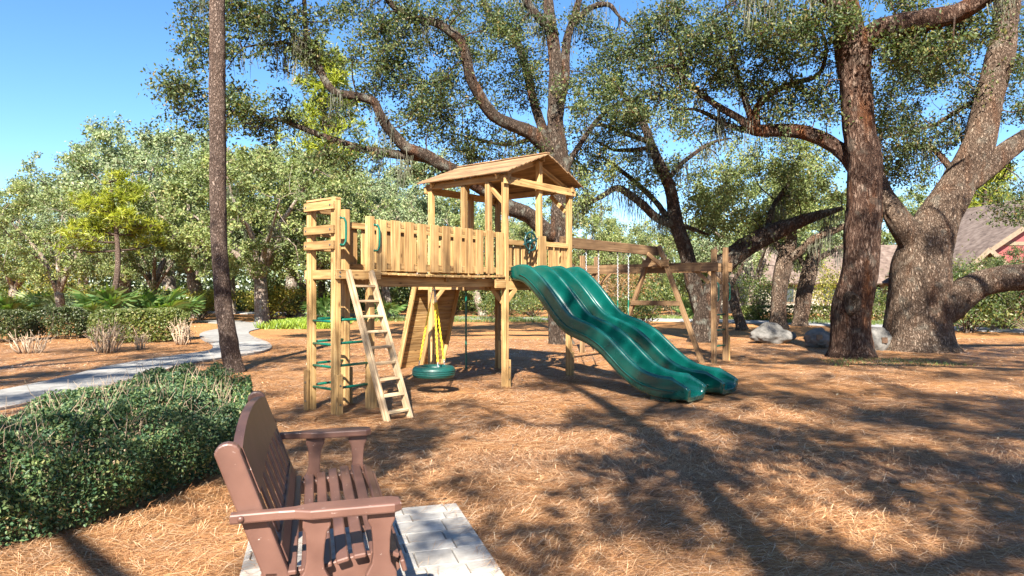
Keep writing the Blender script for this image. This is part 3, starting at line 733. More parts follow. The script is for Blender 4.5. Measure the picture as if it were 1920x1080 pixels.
accobj("swivel", [tube(np.array([[0, 0, 1.29, 0.02], [0, 0, 1.37, 0.02], [0, 0, 1.38, 0.035], [0, 0, 1.47, 0.035]]), 10)], m_bolt, ts, St)
for k in range(3):
    a = k * 2 * math.pi / 3 + R(-8) - TH + math.pi
    p = (0.235 * math.cos(a), 0.235 * math.sin(a), 0.09); tp = (0.012 * math.cos(a), 0.012 * math.sin(a), 1.30)
    mid = tuple(np.array(tp) + (np.array(p) - np.array(tp)) * 0.2); low = tuple(np.array(tp) + (np.array(p) - np.array(tp)) * 0.93)
    chain("steel_chain", tp, mid, ts, m_chain, St, 0.03, 0.004)
    yc = chain("yellow_chain", mid, low, ts, m_yellow, St, 0.034, 0.0062)
    chain("steel_chain", low, p, ts, m_chain, St, 0.03, 0.004)
board("swing_crossbar", (-1.27, 0.06, BZ - 0.085), (-1.27, 0.48, BZ - 0.085), 0.06, 0.06, bridge, None, (0, 0, 1), S)
# two belt swings
for (a0, a1), lab in (((2.55, 3.0), "belt swing on chains closest to the tower, its seat behind the slides"), ((3.75, 4.2), "belt swing on chains next to the A-frame, behind the slides")):
    sw = tag(empty("belt_swing", M=S @ Matrix.Translation(((a0 + a1) / 2, 0.075, 0.55))), lab, "swing", "swings hanging from the beam")
    h = (a1 - a0) / 2
    for s in (-1, 1):
        chain("chain", (s * h, 0, 1.78), (s * h, 0, 0.78), sw, m_chain, WM[sw], 0.036, 0.0045)
        accobj("chain_sleeve", [pipe_straight([(s * h, 0, 0.8), (s * (h - 0.02), 0, 0.09)], 0.013, 8)], m_green, sw, WM[sw])
        accobj("hanger", [pipe_straight([(s * h, 0, 1.81), (s * h, 0, 1.76)], 0.018, 8)], m_bolt, sw, WM[sw])
    cv = catmull(np.array([[-h, 0, 0.1, 1], [-h * 0.8, 0, 0.02, 1], [0, 0, -0.04, 1], [h * 0.8, 0, 0.02, 1], [h, 0, 0.1, 1]]), 0.03)[:, :3]
    m_ = len(cv); V = np.vstack([cv + [0, -0.07, 0.006], cv + [0, 0.07, 0.006], cv + [0, 0.07, -0.006], cv + [0, -0.07, -0.006]])
    k = np.arange(m_ - 1); Q = np.vstack([np.stack([b_ * m_ + k, b_ * m_ + k + 1, ((b_ + 1) % 4) * m_ + k + 1, ((b_ + 1) % 4) * m_ + k], -1) for b_ in range(4)])
    link("seat", mesh_np("seat", V, Q, False), m_slide, sw, WM[sw])

# ------------------------------------------------------------------ bench
# bench space: x forward (the way it faces), y along its length to the far end, z up; origin under the near rear post
BTH = R(16.5)
BM = Matrix.Translation(Vector((-1.055, 2.69, 0.03))) @ Matrix.Rotation(BTH, 4, 'Z')
bench = tag(empty("park_bench", M=BM), "brown painted slatted park bench standing on pale pavers beside the hedge", "bench")
BL = 1.42
def prism(name, outline, t, parent, M, mat, bev=0.008, axis='y', off=0.0):
    """outline in (x,z), extruded along y by t, centred on off"""
    bm = bmesh.new()
    a = [bm.verts.new((x, off - t / 2, z)) for x, z in outline]; b = [bm.verts.new((x, off + t / 2, z)) for x, z in outline]
    n = len(outline); bm.faces.new(a); bm.faces.new(list(reversed(b)))
    for k in range(n): bm.faces.new((a[(k + 1) % n], a[k], b[k], b[(k + 1) % n]))
    bmesh.ops.recalc_face_normals(bm, faces=bm.faces)
    if bev:
        es = [e for e in bm.edges if abs(e.verts[0].co.y - e.verts[1].co.y) < 1e-6]
        bmesh.ops.bevel(bm, geom=es, offset=bev, segments=2, affect='EDGES', profile=0.5)
    me = bpy.data.meshes.new(name); bm.to_mesh(me); bm.free()
    return link(name, me, mat, parent, M)
REC = math.tan(R(20))
def rear_x(z): return 0.02 - (z - 0.62) * REC
for yy in (0.0, BL):
    # rear post, reclined above the seat with a rounded top
    W2 = 0.05
    top = [(rear_x(0.875) + W2 * math.cos(t) * 1.0, 0.875 + 0.045 * math.sin(t)) for t in np.linspace(0, math.pi, 9)]
    o = [(rear_x(0.36) + W2, 0.36), *top, (rear_x(0.36) - W2, 0.36), (0.04, 0.0), (0.145, 0.0)]
    prism("rear_post", o, 0.05, bench, BM @ Matrix.Translation((0, yy, 0)), m_bench)
    # scrolled arm supports: front and rear
    def baluster(x0, lean):
        pts = [(0.0, 0.047), (0.08, 0.05), (0.2, 0.062), (0.30, 0.066), (0.36, 0.062), (0.40, 0.040), (0.44, 0.034), (0.50, 0.036), (0.55, 0.042), (0.575, 0.055), (0.61, 0.056)]
        return [(x0 + lean * z + wd_, z) for z, wd_ in pts] + [(x0 + lean * z - wd_, z) for z, wd_ in reversed(pts)]
    s = -1 if yy == 0 else 1
    prism("arm_support", baluster(0.52, 0.0), 0.045, bench, BM @ Matrix.Translation((0, yy + s * 0.052, 0)), m_bench, 0.006)
    o2 = [(x, z) for x, z in baluster(0.235, 0.05) if z >= 0.30]
    prism("arm_support", o2, 0.045, bench, BM @ Matrix.Translation((0, yy + s * 0.052, 0)), m_bench, 0.006)
    # armrest: narrow at the back, wide paddle at the front (outline in plan)
    bm = bmesh.new()
    plan = [(-0.06, -0.022), (0.12, -0.022), (0.18, -0.028), (0.24, -0.055), (0.57, -0.058), (0.60, -0.035), (0.60, 0.035), (0.57, 0.058), (0.24, 0.055), (0.18, 0.028), (0.12, 0.022), (-0.06, 0.022)]
    a_ = [bm.verts.new((x, y + s * 0.05, 0.612)) for x, y in plan]; b_ = [bm.verts.new((x, y + s * 0.05, 0.652)) for x, y in plan]
    bm.faces.new(list(reversed(a_))); bm.faces.new(b_)
    for k in range(len(plan)): bm.faces.new((a_[k], a_[(k + 1) % len(plan)], b_[(k + 1) % len(plan)], b_[k]))
    bmesh.ops.recalc_face_normals(bm, faces=bm.faces)
    bmesh.ops.bevel(bm, geom=[e for e in bm.edges if abs(e.verts[0].co.z - e.verts[1].co.z) < 1e-6], offset=0.008, segments=2, affect='EDGES', profile=0.5)
    me = bpy.data.meshes.new("armrest"); bm.to_mesh(me); bm.free()
    ar = link("armrest", me, m_bench, bench, BM @ Matrix.Translation((0, yy, 0)))
    accobj("bolt", [tube(np.array([[0.0 - 0.02, s * 0.071, 0.632, 0.014], [0.0 - 0.02, s * 0.078, 0.632, 0.012], [0.0 - 0.02, s * 0.082, 0.632, 0.005]]), 12)], m_bench, ar, BM @ Matrix.Translation((0, yy, 0)))
    # seat side rail, contoured
    so = [(0.03, 0.30), (0.58, 0.30), (0.61, 0.33), (0.60, 0.385), (0.55, 0.408), (0.42, 0.405), (0.28, 0.378), (0.14, 0.368), (0.05, 0.375)]
    prism("seat_rail", so, 0.04, bench, BM @ Matrix.Translation((0, yy - s * 0.05, 0)), m_bench, 0.006)
so = [(0.03, 0.30), (0.58, 0.30), (0.61, 0.33), (0.60, 0.385), (0.55, 0.408), (0.42, 0.405), (0.28, 0.378), (0.14, 0.368), (0.05, 0.375)]
prism("seat_rail", so, 0.04, bench, BM @ Matrix.Translation((0, BL / 2, 0)), m_bench, 0.006)
# seat slats follow the contour
seat_line = catmull(np.array([[0.06, 0, 0.386, 1], [0.16, 0, 0.38, 1], [0.28, 0, 0.389, 1], [0.42, 0, 0.417, 1], [0.54, 0, 0.42, 1], [0.602, 0, 0.392, 1], [0.625, 0, 0.33, 1]]), 0.004)[:, :3]
sl_ = np.concatenate([[0], np.cumsum(np.linalg.norm(np.diff(seat_line, axis=0), axis=1))])
for k in range(9):
    s = 0.03 + k * (sl_[-1] - 0.06) / 8
    p = np.array([np.interp(s, sl_, seat_line[:, q]) for q in range(3)]); p2 = np.array([np.interp(s + 0.01, sl_, seat_line[:, q]) for q in range(3)])
    t_ = p2 - p; nn = np.array([-t_[2], 0, t_[0]])
    y0, y1 = (-0.025, BL + 0.025)
    if 0.13 < p[0] < 0.30 or 0.44 < p[0] < 0.6: y0, y1 = (-0.022, BL + 0.022)
    board("seat_slat", (p[0], y0, p[2]), (p[0], y1, p[2]), 0.052, 0.02, bench, m_bench, tuple(nn), BM, 0.005)
# back: bottom rail, vertical slats, arched top rail
def back_pt(y, z, out=0.0): return Vector((rear_x(z) + out, y, z))
board("back_rail", back_pt(0.027, 0.44, 0.036), back_pt(BL - 0.027, 0.44, 0.036), 0.04, 0.085, bench, m_bench, (-REC, 0, 1), BM, 0.006)
bm = bmesh.new(); nseg = 18; rows = []
for k in range(nseg + 1):
    y = 0.027 + (BL - 0.054) * k / nseg; q = (y / BL - 0.5) * 2
    zt = 0.885 + 0.055 * (1 - q * q); zb = 0.70 + 0.03 * (1 - q * q)
    rows.append([bm.verts.new((rear_x(z) + o, y, z)) for z, o in ((zb, 0.018), (zb, 0.056), (zt, 0.056), (zt, 0.018))])
for k in range(nseg):
    for j in range(4): bm.faces.new((rows[k][j], rows[k][(j + 1) % 4], rows[k + 1][(j + 1) % 4], rows[k + 1][j]))
bm.faces.new(rows[0]); bm.faces.new(list(reversed(rows[-1])))
bmesh.ops.recalc_face_normals(bm, faces=bm.faces)
me = bpy.data.meshes.new("top_rail"); bm.to_mesh(me); bm.free()
link("top_rail", me, m_bench, bench, BM)
nbs = 8
for k in range(nbs):
    y = 0.06 + (BL - 0.12) * k / (nbs - 1)
    board("back_slat", back_pt(y, 0.475, 0.036), back_pt(y, 0.74, 0.036), 0.095, 0.012, bench, m_bench, (1, 0, 0.3), BM, 0.003)
board("stretcher", (0.30, 0.03, 0.14), (0.30, BL - 0.03, 0.14), 0.03, 0.07, bench, m_bench, (0, 0, 1), BM)
for yy, s in ((0, -1), (BL, 1)): board("foot_rail", (0.10, yy, 0.14), (0.52, yy, 0.14), 0.03, 0.07, bench, m_bench, (0, 0, 1), BM)

# paver pad in the bench's own directions
pad = tag(empty("paver_pad", M=BM), "small pad of pale concrete pavers under the bench", kind="structure")
px0, px1, py0, py1 = -0.13, 1.24, -0.75, 1.88
board("bedding", (px0 + 0.02, (py0 + py1) / 2, -0.05), (px1 - 0.02, (py0 + py1) / 2, -0.05), py1 - py0 - 0.04, 0.06, pad, m_sand, (0, 0, 1), BM, 0)
y = py0; row = 0
while y < py1 - 0.05:
    h = 0.15 if row % 3 else 0.225
    h = min(h, py1 - y); x = px0 - (0.11 if row % 2 else 0)
    while x < px1 - 0.02:
        wd_ = random.choice((0.15, 0.225, 0.225, 0.3)); x1 = min(x + wd_, px1); xs = max(x, px0)
        if px1 - x1 < 0.06: x1 = px1
        if x1 - xs > 0.03:
            o = board("paver", (xs + 0.003, y + h / 2, -0.028), (x1 - 0.003, y + h / 2, -0.028), h - 0.006, 0.05, pad, m_paver, (random.uniform(-.012, .012), random.uniform(-.012, .012), 1), BM, 0.005)
        x = x1
    y += h; row += 1
# ------------------------------------------------------------------ foliage builders
def rnd_dirs(n, rng, up=0.0):
    d = rng.normal(size=(n, 3)); d[:, 2] += up
    return d / (np.linalg.norm(d, axis=1)[:, None] + 1e-9)

def leaf_quads(C, size, rng, aspect=0.5, droop=0.0, up=0.4):
    """one folded rhombus per centre"""
    n = len(C)
    ax = rnd_dirs(n, rng); ax[:, 2] -= droop; ax /= np.linalg.norm(ax, axis=1)[:, None]
    nr = rnd_dirs(n, rng, up); sd = np.cross(ax, nr); sd /= np.linalg.norm(sd, axis=1)[:, None] + 1e-9
    nr = np.cross(sd, ax)
    s = (size * rng.uniform(0.65, 1.25, n))[:, None]
    a = C - ax * s * 0.5; b = C + ax * s * 0.5
    m = C - ax * s * 0.05 + nr * s * 0.08
    l = m + sd * s * aspect * 0.5; r = m - sd * s * aspect * 0.5
    V = np.stack([a, l, b, r], 1).reshape(-1, 3)
    Q = np.arange(4 * n).reshape(-1, 4)
    return V, Q

def blade_quads(A, B, width, rng):
    """thin tapering blade from A to B"""
    n = len(A); d = B - A; d /= np.linalg.norm(d, axis=1)[:, None] + 1e-9
    sd = np.cross(d, rnd_dirs(n, rng)); sd /= np.linalg.norm(sd, axis=1)[:, None] + 1e-9
    w_ = (np.ones(n) * width)[:, None]
    V = np.stack([A - sd * w_ * 0.5, A + sd * w_ * 0.5, B + sd * w_ * 0.18, B - sd * w_ * 0.18], 1).reshape(-1, 3)
    return V, np.arange(4 * n).reshape(-1, 4)

def bark_disp(amp, freq_t, freq_s, seed):
    def f(V, th, s, r):
        P = np.stack([np.cos(th) * r * freq_t, np.sin(th) * r * freq_t, s * freq_s], -1)
        P = P + vnoise(P * 0.5, seed + 3)[:, None] * 0.6
        a = vnoise(P, seed); b = vnoise(P * 2.1 + 5, seed + 1)
        big = vnoise(V * 1.3, seed + 2)
        k = np.clip(r / 0.25, 0.15, 1)
        return k * (amp * ((1 - np.abs(a) * 2) * 0.6 + b * 0.35) + 0.035 * big * np.clip(r / 0.3, 0, 1))
    return f

class Tree:
    def __init__(s, name, base, seed):
        s.name, s.base, s.rng = name, np.array(base, float), np.random.default_rng(seed)
        s.seed = seed; s.limbs = []; s.nodes = np.zeros((0, 4)); s.clumps = []
    def limb(s, pts, name="limb"):
        """pts: (x,y,z,r)"""
        P = np.asarray(pts, float); s.limbs.append((name, P)); 
        C = catmull(P, 0.3); s.nodes = np.vstack([s.nodes, C]); return s
    def plimb(s, pts, name="limb", flare=0.0):
        """pts: (px, py, depth, width in photo pixels)"""
        P = np.array([[*px(x, y, d), 0.5 * w_ / FPX * d] for x, y, d, w_ in pts])
        return s.limb(P, name)
    def fill(s, cx, cy, rx, ry, d0, d1, n, rad=(0.3, 0.75)):
        """clump centres inside an ellipse of the photograph, spread in depth"""
        for _ in range(int(n * 1.75 + 0.5)):
            a = s.rng.uniform(0, 2 * math.pi); q = math.sqrt(s.rng.uniform())
            d = s.rng.uniform(d0, d1)
            s.clumps.append((*px(cx + rx * q * math.cos(a), cy + ry * q * math.sin(a), d), s.rng.uniform(*rad)))
        return s
    def build(s, bark, leafm, leaf=0.09, per=170, label=None, cat="tree", group=None, hero=True, aspect=0.5, moss=0, dens=1.0, twig_mat=None, nseg=None):
        rng = s.rng
        root = empty(s.name, tuple(s.base)); M0 = WM[root]; off = s.base
        if label: tag(root, label, cat, group)
        for k, (nm, P) in enumerate(s.limbs):
            rmax = P[:, 3].max()
            if hero:
                n = int(np.clip(rmax * 2 * math.pi / 0.045, 10, 72)); st = float(np.clip(rmax * 0.22, 0.05, 0.12))
                C = catmull(P, st); C[:, :3] -= off
                # wobble of the axis
                C[1:-1, :3] += (np.stack([vnoise(C[1:-1, :3] * 1.1 + q * 7.7, s.seed + k) for q in range(3)], -1)) * (0.02 if nm == 'trunk' else np.minimum(C[1:-1, 3:4] * 0.6, 0.08))
                Vv, Qq = tube(C, n, True, bark_disp(0.03, 12, 3.0, s.seed + k * 5))
            else:
                C = catmull(P, 0.35); C[:, :3] -= off
                Vv, Qq = tube(C, nseg or (10 if rmax > 0.1 else 6), True)
            link(nm, mesh_np(nm, Vv, Qq, True), bark, root, M0)
        # twigs join every clump to the nearest wood
        if not s.clumps: return root
        cl = np.array(s.clumps); nodes = s.nodes.copy()
        d = np.array([np.min(np.linalg.norm(nodes[:, :3] - c[:3], axis=1)) for c in cl]); order = np.argsort(d)
        tw = Acc(); leaves = []
        for oi_ in order:
            c = cl[oi_]; dd = np.linalg.norm(nodes[:, :3] - c[:3], axis=1) + 2.0 * np.clip(0.03 - nodes[:, 3], 0, 1) / 0.03 * 0.25
            k = int(np.argmin(dd)); p = nodes[k]; L = np.linalg.norm(c[:3] - p[:3])
            r0 = float(np.clip(min(p[3] * 0.65, 0.010 + 0.014 * L), 0.007, 0.07))
            perp = rng.normal(size=3) * 0.16 * L
            mids = [p[:3] + (c[:3] - p[:3]) * t + perp * math.sin(math.pi * t) + np.array([0, 0, 0.10 * L * math.sin(math.pi * t)]) for t in (0.33, 0.66)]
            poly = np.array([[*p[:3], r0], [*mids[0], r0 * 0.85], [*mids[1], r0 * 0.65], [*c[:3], max(0.005, r0 * 0.4)]])
            cc = catmull(poly, max(0.2, L / 5)); Ct = cc.copy(); Ct[:, :3] -= off
            tw.add(*tube(Ct, 5, False))
            nodes = np.vstack([nodes, cc[1:]])
            # spray of shoots with leaves round them
            ns = 7; rad = c[3]; m = int(per * dens * (rad / 0.5) ** 2)
            dirs = rnd_dirs(ns, rng, 0.15)
            for q in range(ns):
                e = c[:3] + dirs[q] * rad * rng.uniform(0.7, 1.15) * np.array([1, 1, 0.75])
                tw.add(*tube(np.array([[*(c[:3] - off), 0.006], [*((c[:3] + e) / 2 - off + rng.normal(size=3) * 0.05), 0.005], [*(e - off), 0.003]]), 3, False))
                mm = max(3, m // ns); t = rng.uniform(0.15, 1.1, mm)[:, None]
                leaves.append(c[:3] + (e - c[:3]) * t + rng.normal(size=(mm, 3)) * (0.04 + rad * 0.10))
        LV, LQ = leaf_quads(np.vstack(leaves) - off, leaf, rng, aspect, 0.25)
        tag(link("twigs", tw.mesh("twigs"), twig_mat or bark, root, M0), None, kind="stuff")
        link("crown", mesh_np("crown", LV, LQ, False), leafm, root, M0)
        if moss:
            ok = s.nodes[(s.nodes[:, 3] < 0.16) & (s.nodes[:, 2] > 2.0)]
            A = []; B = []
            for _ in range(moss):
                p = ok[rng.integers(len(ok))][:3]; n = rng.integers(14, 30); l = rng.uniform(0.35, 1.1)
                for _ in range(n):
                    a = p + rng.normal(size=3) * np.array([0.13, 0.13, 0.05]); z1 = l * rng.uniform(0.3, 1.0)
                    b = a + np.array([rng.normal() * 0.03, rng.normal() * 0.03, -z1 * 0.5]); A.append(a); B.append(b)
                    A.append(b); B.append(b + np.array([rng.normal() * 0.05, rng.normal() * 0.05, -z1 * 0.5]))
            V_, Q_ = blade_quads(np.array(A) - off, np.array(B) - off, 0.022, rng)
            tag(link("spanish_moss", mesh_np("spanish_moss", V_, Q_, False), m_moss, root, M0), None, kind="stuff")
        return root

# ------------------------------------------------------------------ the oaks one can see whole
# oak behind the tower
t = Tree("oak_tree", gpx(1050, 643), 21)
t.plimb([(1052, 650, 20, 64), (1050, 630, 20, 50), (1048, 560, 20, 44), (1050, 450, 20, 41), (1053, 350, 20, 40), (1046, 285, 20, 42), (1040, 215, 20.2, 34), (1042, 130, 20.4, 30), (1035, 65, 20.6, 26), (1028, 0, 20.8, 22), (1020, -80, 21, 14), (1010, -160, 21, 6)], "trunk")
t.plimb([(1054, 350, 20, 34), (1030, 290, 19.8, 34), (1000, 258, 19.5, 31), (960, 235, 19.2, 28), (915, 205, 18.9, 26), (892, 165, 18.7, 24), (873, 110, 18.5, 22), (858, 75, 18.4, 20), (820, 45, 18.3, 18), (770, 38, 18.2, 17), (745, 20, 18.1, 16), (722, -5, 18, 13), (690, -60, 18, 8), (670, -110, 18, 4)])
t.plimb([(1050, 450, 20, 34), (1000, 410, 19.5, 34), (950, 385, 19, 32), (890, 345, 18.5, 30), (850, 318, 18, 29), (800, 295, 17.7, 27), (760, 280, 17.4, 25), (725, 240, 17.2, 23), (712, 215, 17, 21), (700, 190, 16.9, 19), (670, 180, 16.8, 18), (630, 175, 16.7, 17), (610, 155, 16.6, 16), (598, 125, 16.6, 15), (580, 85, 16.5, 12), (570, 40, 16.5, 10), (570, 0, 16.5, 9), (560, -60, 16.5, 5)])
t.plimb([(810, 300, 17.8, 20), (760, 292, 17.5, 20), (680, 278, 17.2, 17), (620, 262, 17, 15), (570, 240, 16.8, 12), (520, 222, 16.6, 9), (495, 225, 16.5, 7), (460, 200, 16.4, 4), (420, 190, 16.3, 2)])
t.plimb([(602, 140, 16.6, 12), (560, 75, 16.4, 9), (520, 40, 16.3, 8), (470, 15, 16.2, 7), (430, 8, 16.1, 5), (385, -5, 16, 3)])
t.plimb([(600, 120, 16.6, 8), (550, 85, 16.4, 7), (500, 85, 16.3, 5), (455, 92, 16.2, 4), (425, 130, 16, 2)])
t.plimb([(1046, 300, 20.4, 26), (1005, 210, 21.5, 20), (990, 130, 22, 18), (960, 70, 22.3, 16), (915, 15, 22.5, 12), (895, -30, 22.7, 8)])
t.plimb([(1050, 240, 20.2, 20), (1060, 150, 20.5, 20), (1066, 80, 20.7, 18), (1080, 20, 20.9, 15), (1090, -40, 21, 10), (1100, -120, 21, 4)])
t.plimb([(1072, 45, 20.8, 14), (1105, 17, 20.8, 13), (1140, 10, 20.7, 11), (1160, 30, 20.6, 6), (1185, 50, 20.5, 3)])
t.plimb([(1040, 65, 20.6, 20), (1010, 35, 20.4, 18), (985, 5, 20.3, 16), (960, -40, 20, 10), (930, -100, 20, 4)])
t.plimb([(1058, 330, 20, 14), (1100, 250, 20, 11), (1130, 215, 20, 9), (1170, 190, 20, 6), (1200, 190, 20, 3)])
t.plimb([(1030, 290, 20.2, 12), (1000, 262, 21, 10), (950, 270, 21.5, 8), (900, 262, 21.8, 6), (850, 250, 22, 3)])
t.limbs = [(n_, P_ * np.array([1, 1, 1, 0.84])) for n_, P_ in t.limbs]
for a in ((370, 70, 45, 75, 15.6, 16.6, 10), (345, 180, 42, 35, 15.6, 16.4, 8), (425, 210, 55, 45, 15.8, 16.8, 11), (500, 215, 55, 35, 16, 17, 9),
          (440, 60, 50, 55, 15.6, 16.6, 9), (530, 40, 80, 45, 15.8, 17, 13), (560, 110, 60, 45, 16, 17, 5), (640, 70, 50, 60, 16.2, 17.4, 4), (600, 215, 60, 40, 16.5, 17.3, 3),
          (650, 300, 60, 25, 16.6, 17.6, 5), (720, 120, 70, 60, 17, 19, 11), (690, 20, 60, 45, 17, 19, 9), (790, 130, 70, 80, 17.5, 20, 16), (770, 230, 70, 40, 17.5, 19, 9),
          (850, 210, 60, 60, 18, 22, 14), (900, 60, 75, 60, 18.5, 22, 15), (950, 150, 60, 60, 20, 23, 14), (940, 275, 90, 35, 19.5, 22.5, 17), (1000, 40, 60, 50, 20, 22, 10),
          (1110, 170, 60, 60, 19, 22, 13), (1120, 60, 60, 55, 20, 22, 8), (1090, 290, 50, 50, 20, 22, 8), (1140, 240, 55, 50, 19.5, 21, 10), (820, 20, 60, 30, 17.5, 19, 7), (800, 330, 60, 22, 18, 19, 4), (1170, 110, 45, 70, 20, 22, 9), (860, 130, 40, 60, 18.5, 21, 7), (1010, 120, 40, 70, 20.5, 22.5, 8), (740, 60, 50, 40, 17.5, 19, 6), (670, 210, 45, 40, 16.6, 18, 2)):
    t.fill(*a)
t.build(m_oak, m_leaf_oak, 0.10, 112, "spreading live oak with long bending limbs rising behind the roofed tower", moss=70)

# rusty straight oak on the right
t = Tree("oak_tree", gpx(1597, 668), 33)
t.plimb([(1597, 674, 15.9, 94), (1597, 655, 15.9, 77), (1596, 620, 15.9, 69), (1598, 580, 15.9, 69), (1605, 540, 15.9, 65), (1615, 470, 15.9, 61), (1622, 400, 15.9, 58), (1620, 330, 15.9, 56), (1612, 240, 15.9, 55), (1603, 160, 15.9, 52), (1595, 100, 15.9, 54), (1590, 40, 15.9, 46), (1580, -20, 16, 38), (1560, -120, 16, 24), (1540, -220, 16, 8)], "trunk")
t.plimb([(1600, 165, 15.9, 42), (1618, 95, 15.6, 43), (1645, 60, 15.3, 40), (1690, 45, 15, 39), (1740, 38, 14.7, 37), (1790, 28, 14.4, 35), (1840, 0, 14.1, 31), (1900, -40, 13.8, 24), (1980, -90, 13.5, 14), (2050, -120, 13.3, 6)])
t.plimb([(1612, 350, 15.95, 26), (1585, 290, 16.2, 27), (1555, 262, 16.4, 26), (1510, 247, 16.6, 25), (1470, 243, 16.8, 24), (1415, 243, 17, 22), (1385, 220, 17.1, 14), (1345, 200, 17.2, 12), (1315, 175, 17.3, 11), (1285, 150, 17.4, 10), (1260, 125, 17.5, 7), (1210, 130, 17.6, 3)])
t.plimb([(1412, 245, 17, 14), (1402, 200, 17, 12), (1385, 150, 17, 10), (1372, 100, 17, 7), (1368, 50, 17, 4), (1360, 0, 17, 2)])
t.plimb([(1418, 243, 17, 15), (1422, 205, 16.9, 13), (1450, 175, 16.8, 12), (1490, 155, 16.7, 10), (1535, 140, 16.6, 8), (1550, 90, 16.5, 6), (1535, 40, 16.4, 4)])
t.plimb([(1412, 246, 17.1, 12), (1370, 235, 17.3, 10), (1330, 215, 17.5, 8), (1300, 205, 17.6, 5), (1270, 205, 17.7, 3)])
t.plimb([(1283, 148, 17.4, 8), (1275, 90, 17.6, 6), (1255, 50, 17.6, 4), (1250, 0, 17.6, 3)])
t.plimb([(1592, 60, 15.9, 20), (1560, 10, 15.5, 16), (1510, -20, 15.2, 12), (1440, -30, 15, 8), (1380, -20, 14.8, 4)])
for a in ((1290, 60, 90, 60, 16.5, 18.5, 18), (1240, 140, 55, 50, 17, 18.5, 8), (1300, 140, 70, 60, 16.8, 18.2, 10), (1370, 60, 70, 60, 15.5, 18, 15), (1400, 140, 60, 50, 16.4, 17.8, 11),
          (1450, 40, 80, 50, 15, 17.5, 14), (1480, 120, 60, 50, 16, 17.5, 12), (1545, 50, 45, 55, 15, 17, 9), (1535, 180, 45, 45, 16, 17.2, 8), (1470, 205, 60, 22, 16.4, 17.4, 6), (1330, 240, 55, 22, 17, 18, 5),
          (1680, 90, 45, 40, 14.8, 16, 8), (1730, 100, 45, 50, 14.6, 16, 7), (1590, 25, 25, 25, 15, 15.5, 4), (1800, 70, 50, 40, 14, 15, 6), (1690, 5, 60, 22, 15, 16.5, 7), (1215, 70, 50, 60, 17, 18.6, 8), (1200, 190, 45, 40, 17.4, 18.6, 5), (1650, 200, 30, 60, 16.5, 17.5, 5)):
    t.fill(*a)
t.build(m_oak_red, m_leaf_oak, 0.095, 112, "tall upright oak with rust streaked bark and a knot on its trunk", moss=40)

# massive pale oak
t = Tree("oak_tree", gpx(1722, 657), 45)
t.plimb([(1722, 664, 17.8, 150), (1722, 648, 17.8, 128), (1722, 610, 17.8, 112), (1724, 560, 17.8, 104), (1728, 500, 17.8, 98), (1738, 450, 17.8, 87), (1762, 400, 17.8, 68), (1795, 345, 17.8, 59), (1825, 290, 17.8, 54), (1845, 230, 17.8, 49), (1862, 160, 17.8, 45), (1880, 80, 17.8, 43), (1890, 0, 17.8, 40), (1900, -100, 18, 30), (1900, -200, 18, 10)], "trunk")
t.plimb([(1722, 490, 17.8, 56), (1700, 440, 17.8, 48), (1682, 408, 17.8, 40), (1665, 375, 18, 30), (1648, 340, 18.3, 22), (1640, 300, 18.6, 14), (1655, 250, 19, 6)])
t.plimb([(1735, 600, 17.7, 66), (1785, 565, 17.5, 62), (1830, 535, 17.3, 50), (1880, 522, 17.1, 47), (1930, 518, 17, 45), (2000, 500, 16.8, 36), (2100, 470, 16.5, 20), (2200, 430, 16.3, 6)])
t.plimb([(1815, 345, 17.8, 34), (1865, 305, 17.9, 38), (1900, 280, 18, 36), (1940, 255, 18.2, 32), (2000, 220, 18.4, 20), (2080, 190, 18.6, 6)])
t.plimb([(1848, 215, 17.9, 10), (1835, 190, 18.1, 9), (1789, 212, 18.4, 8), (1750, 235, 18.6, 6), (1711, 247, 18.8, 4)])
t.plimb([(1800, 335, 18, 14), (1760, 290, 18.5, 11), (1740, 275, 19, 8), (1700, 270, 19.4, 4)])
for a in ((1700, 190, 60, 60, 17.5, 20, 15), (1780, 140, 60, 60, 17, 20, 13), (1720, 280, 60, 50, 18, 20.5, 13), (1760, 60, 60, 50, 17, 19.5, 9), (1900, 180, 40, 70, 17.5, 19.5, 8), (1890, 370, 45, 40, 17.5, 19, 7), (1680, 340, 35, 40, 18.5, 20.5, 6), (1860, 30, 60, 50, 16.5, 19, 7), (1790, 230, 40, 40, 18, 20, 6), (1690, 110, 50, 50, 18, 20, 6), (1905, 90, 30, 60, 17, 19, 5)):
    t.fill(*a)
t.build(m_oak_pale, m_leaf_oak, 0.095, 112, "massive pale oak with forked trunk and a thick limb reaching sideways", moss=45)

# forked leaning oak behind the monkey bars
t = Tree("oak_tree", gpx(1318, 640), 57)
t.plimb([(1316, 650, 20.6, 62), (1318, 630, 20.6, 50), (1324, 590, 20.6, 42), (1335, 550, 20.5, 36), (1352, 505, 20.4, 34), (1385, 472, 20.3, 35), (1430, 445, 20.2, 33), (1475, 425, 20, 28), (1530, 405, 19.8, 18), (1580, 390, 19.6, 8)], "trunk")
t.plimb([(1330, 640, 21, 34), (1316, 590, 21.1, 27), (1300, 530, 21.2, 27), (1285, 470, 21.2, 26), (1268, 420, 21.2, 24), (1258, 360, 21.3, 22), (1245, 325, 21.4, 20), (1225, 280, 21.5, 16), (1205, 230, 21.6, 14), (1180, 190, 21.7, 12), (1140, 150, 21.8, 8), (1110, 120, 22, 3)], "trunk")
t.plimb([(1262, 420, 21.2, 16), (1225, 402, 21, 15), (1190, 375, 20.8, 14), (1162, 352, 20.6, 12), (1130, 365, 20.4, 9), (1100, 382, 20.3, 7), (1072, 380, 20.2, 4)])
t.plimb([(1250, 405, 21.3, 12), (1225, 378, 21.5, 10), (1195, 345, 21.7, 9), (1170, 325, 21.9, 8), (1140, 300, 22, 5), (1110, 290, 22, 3)])
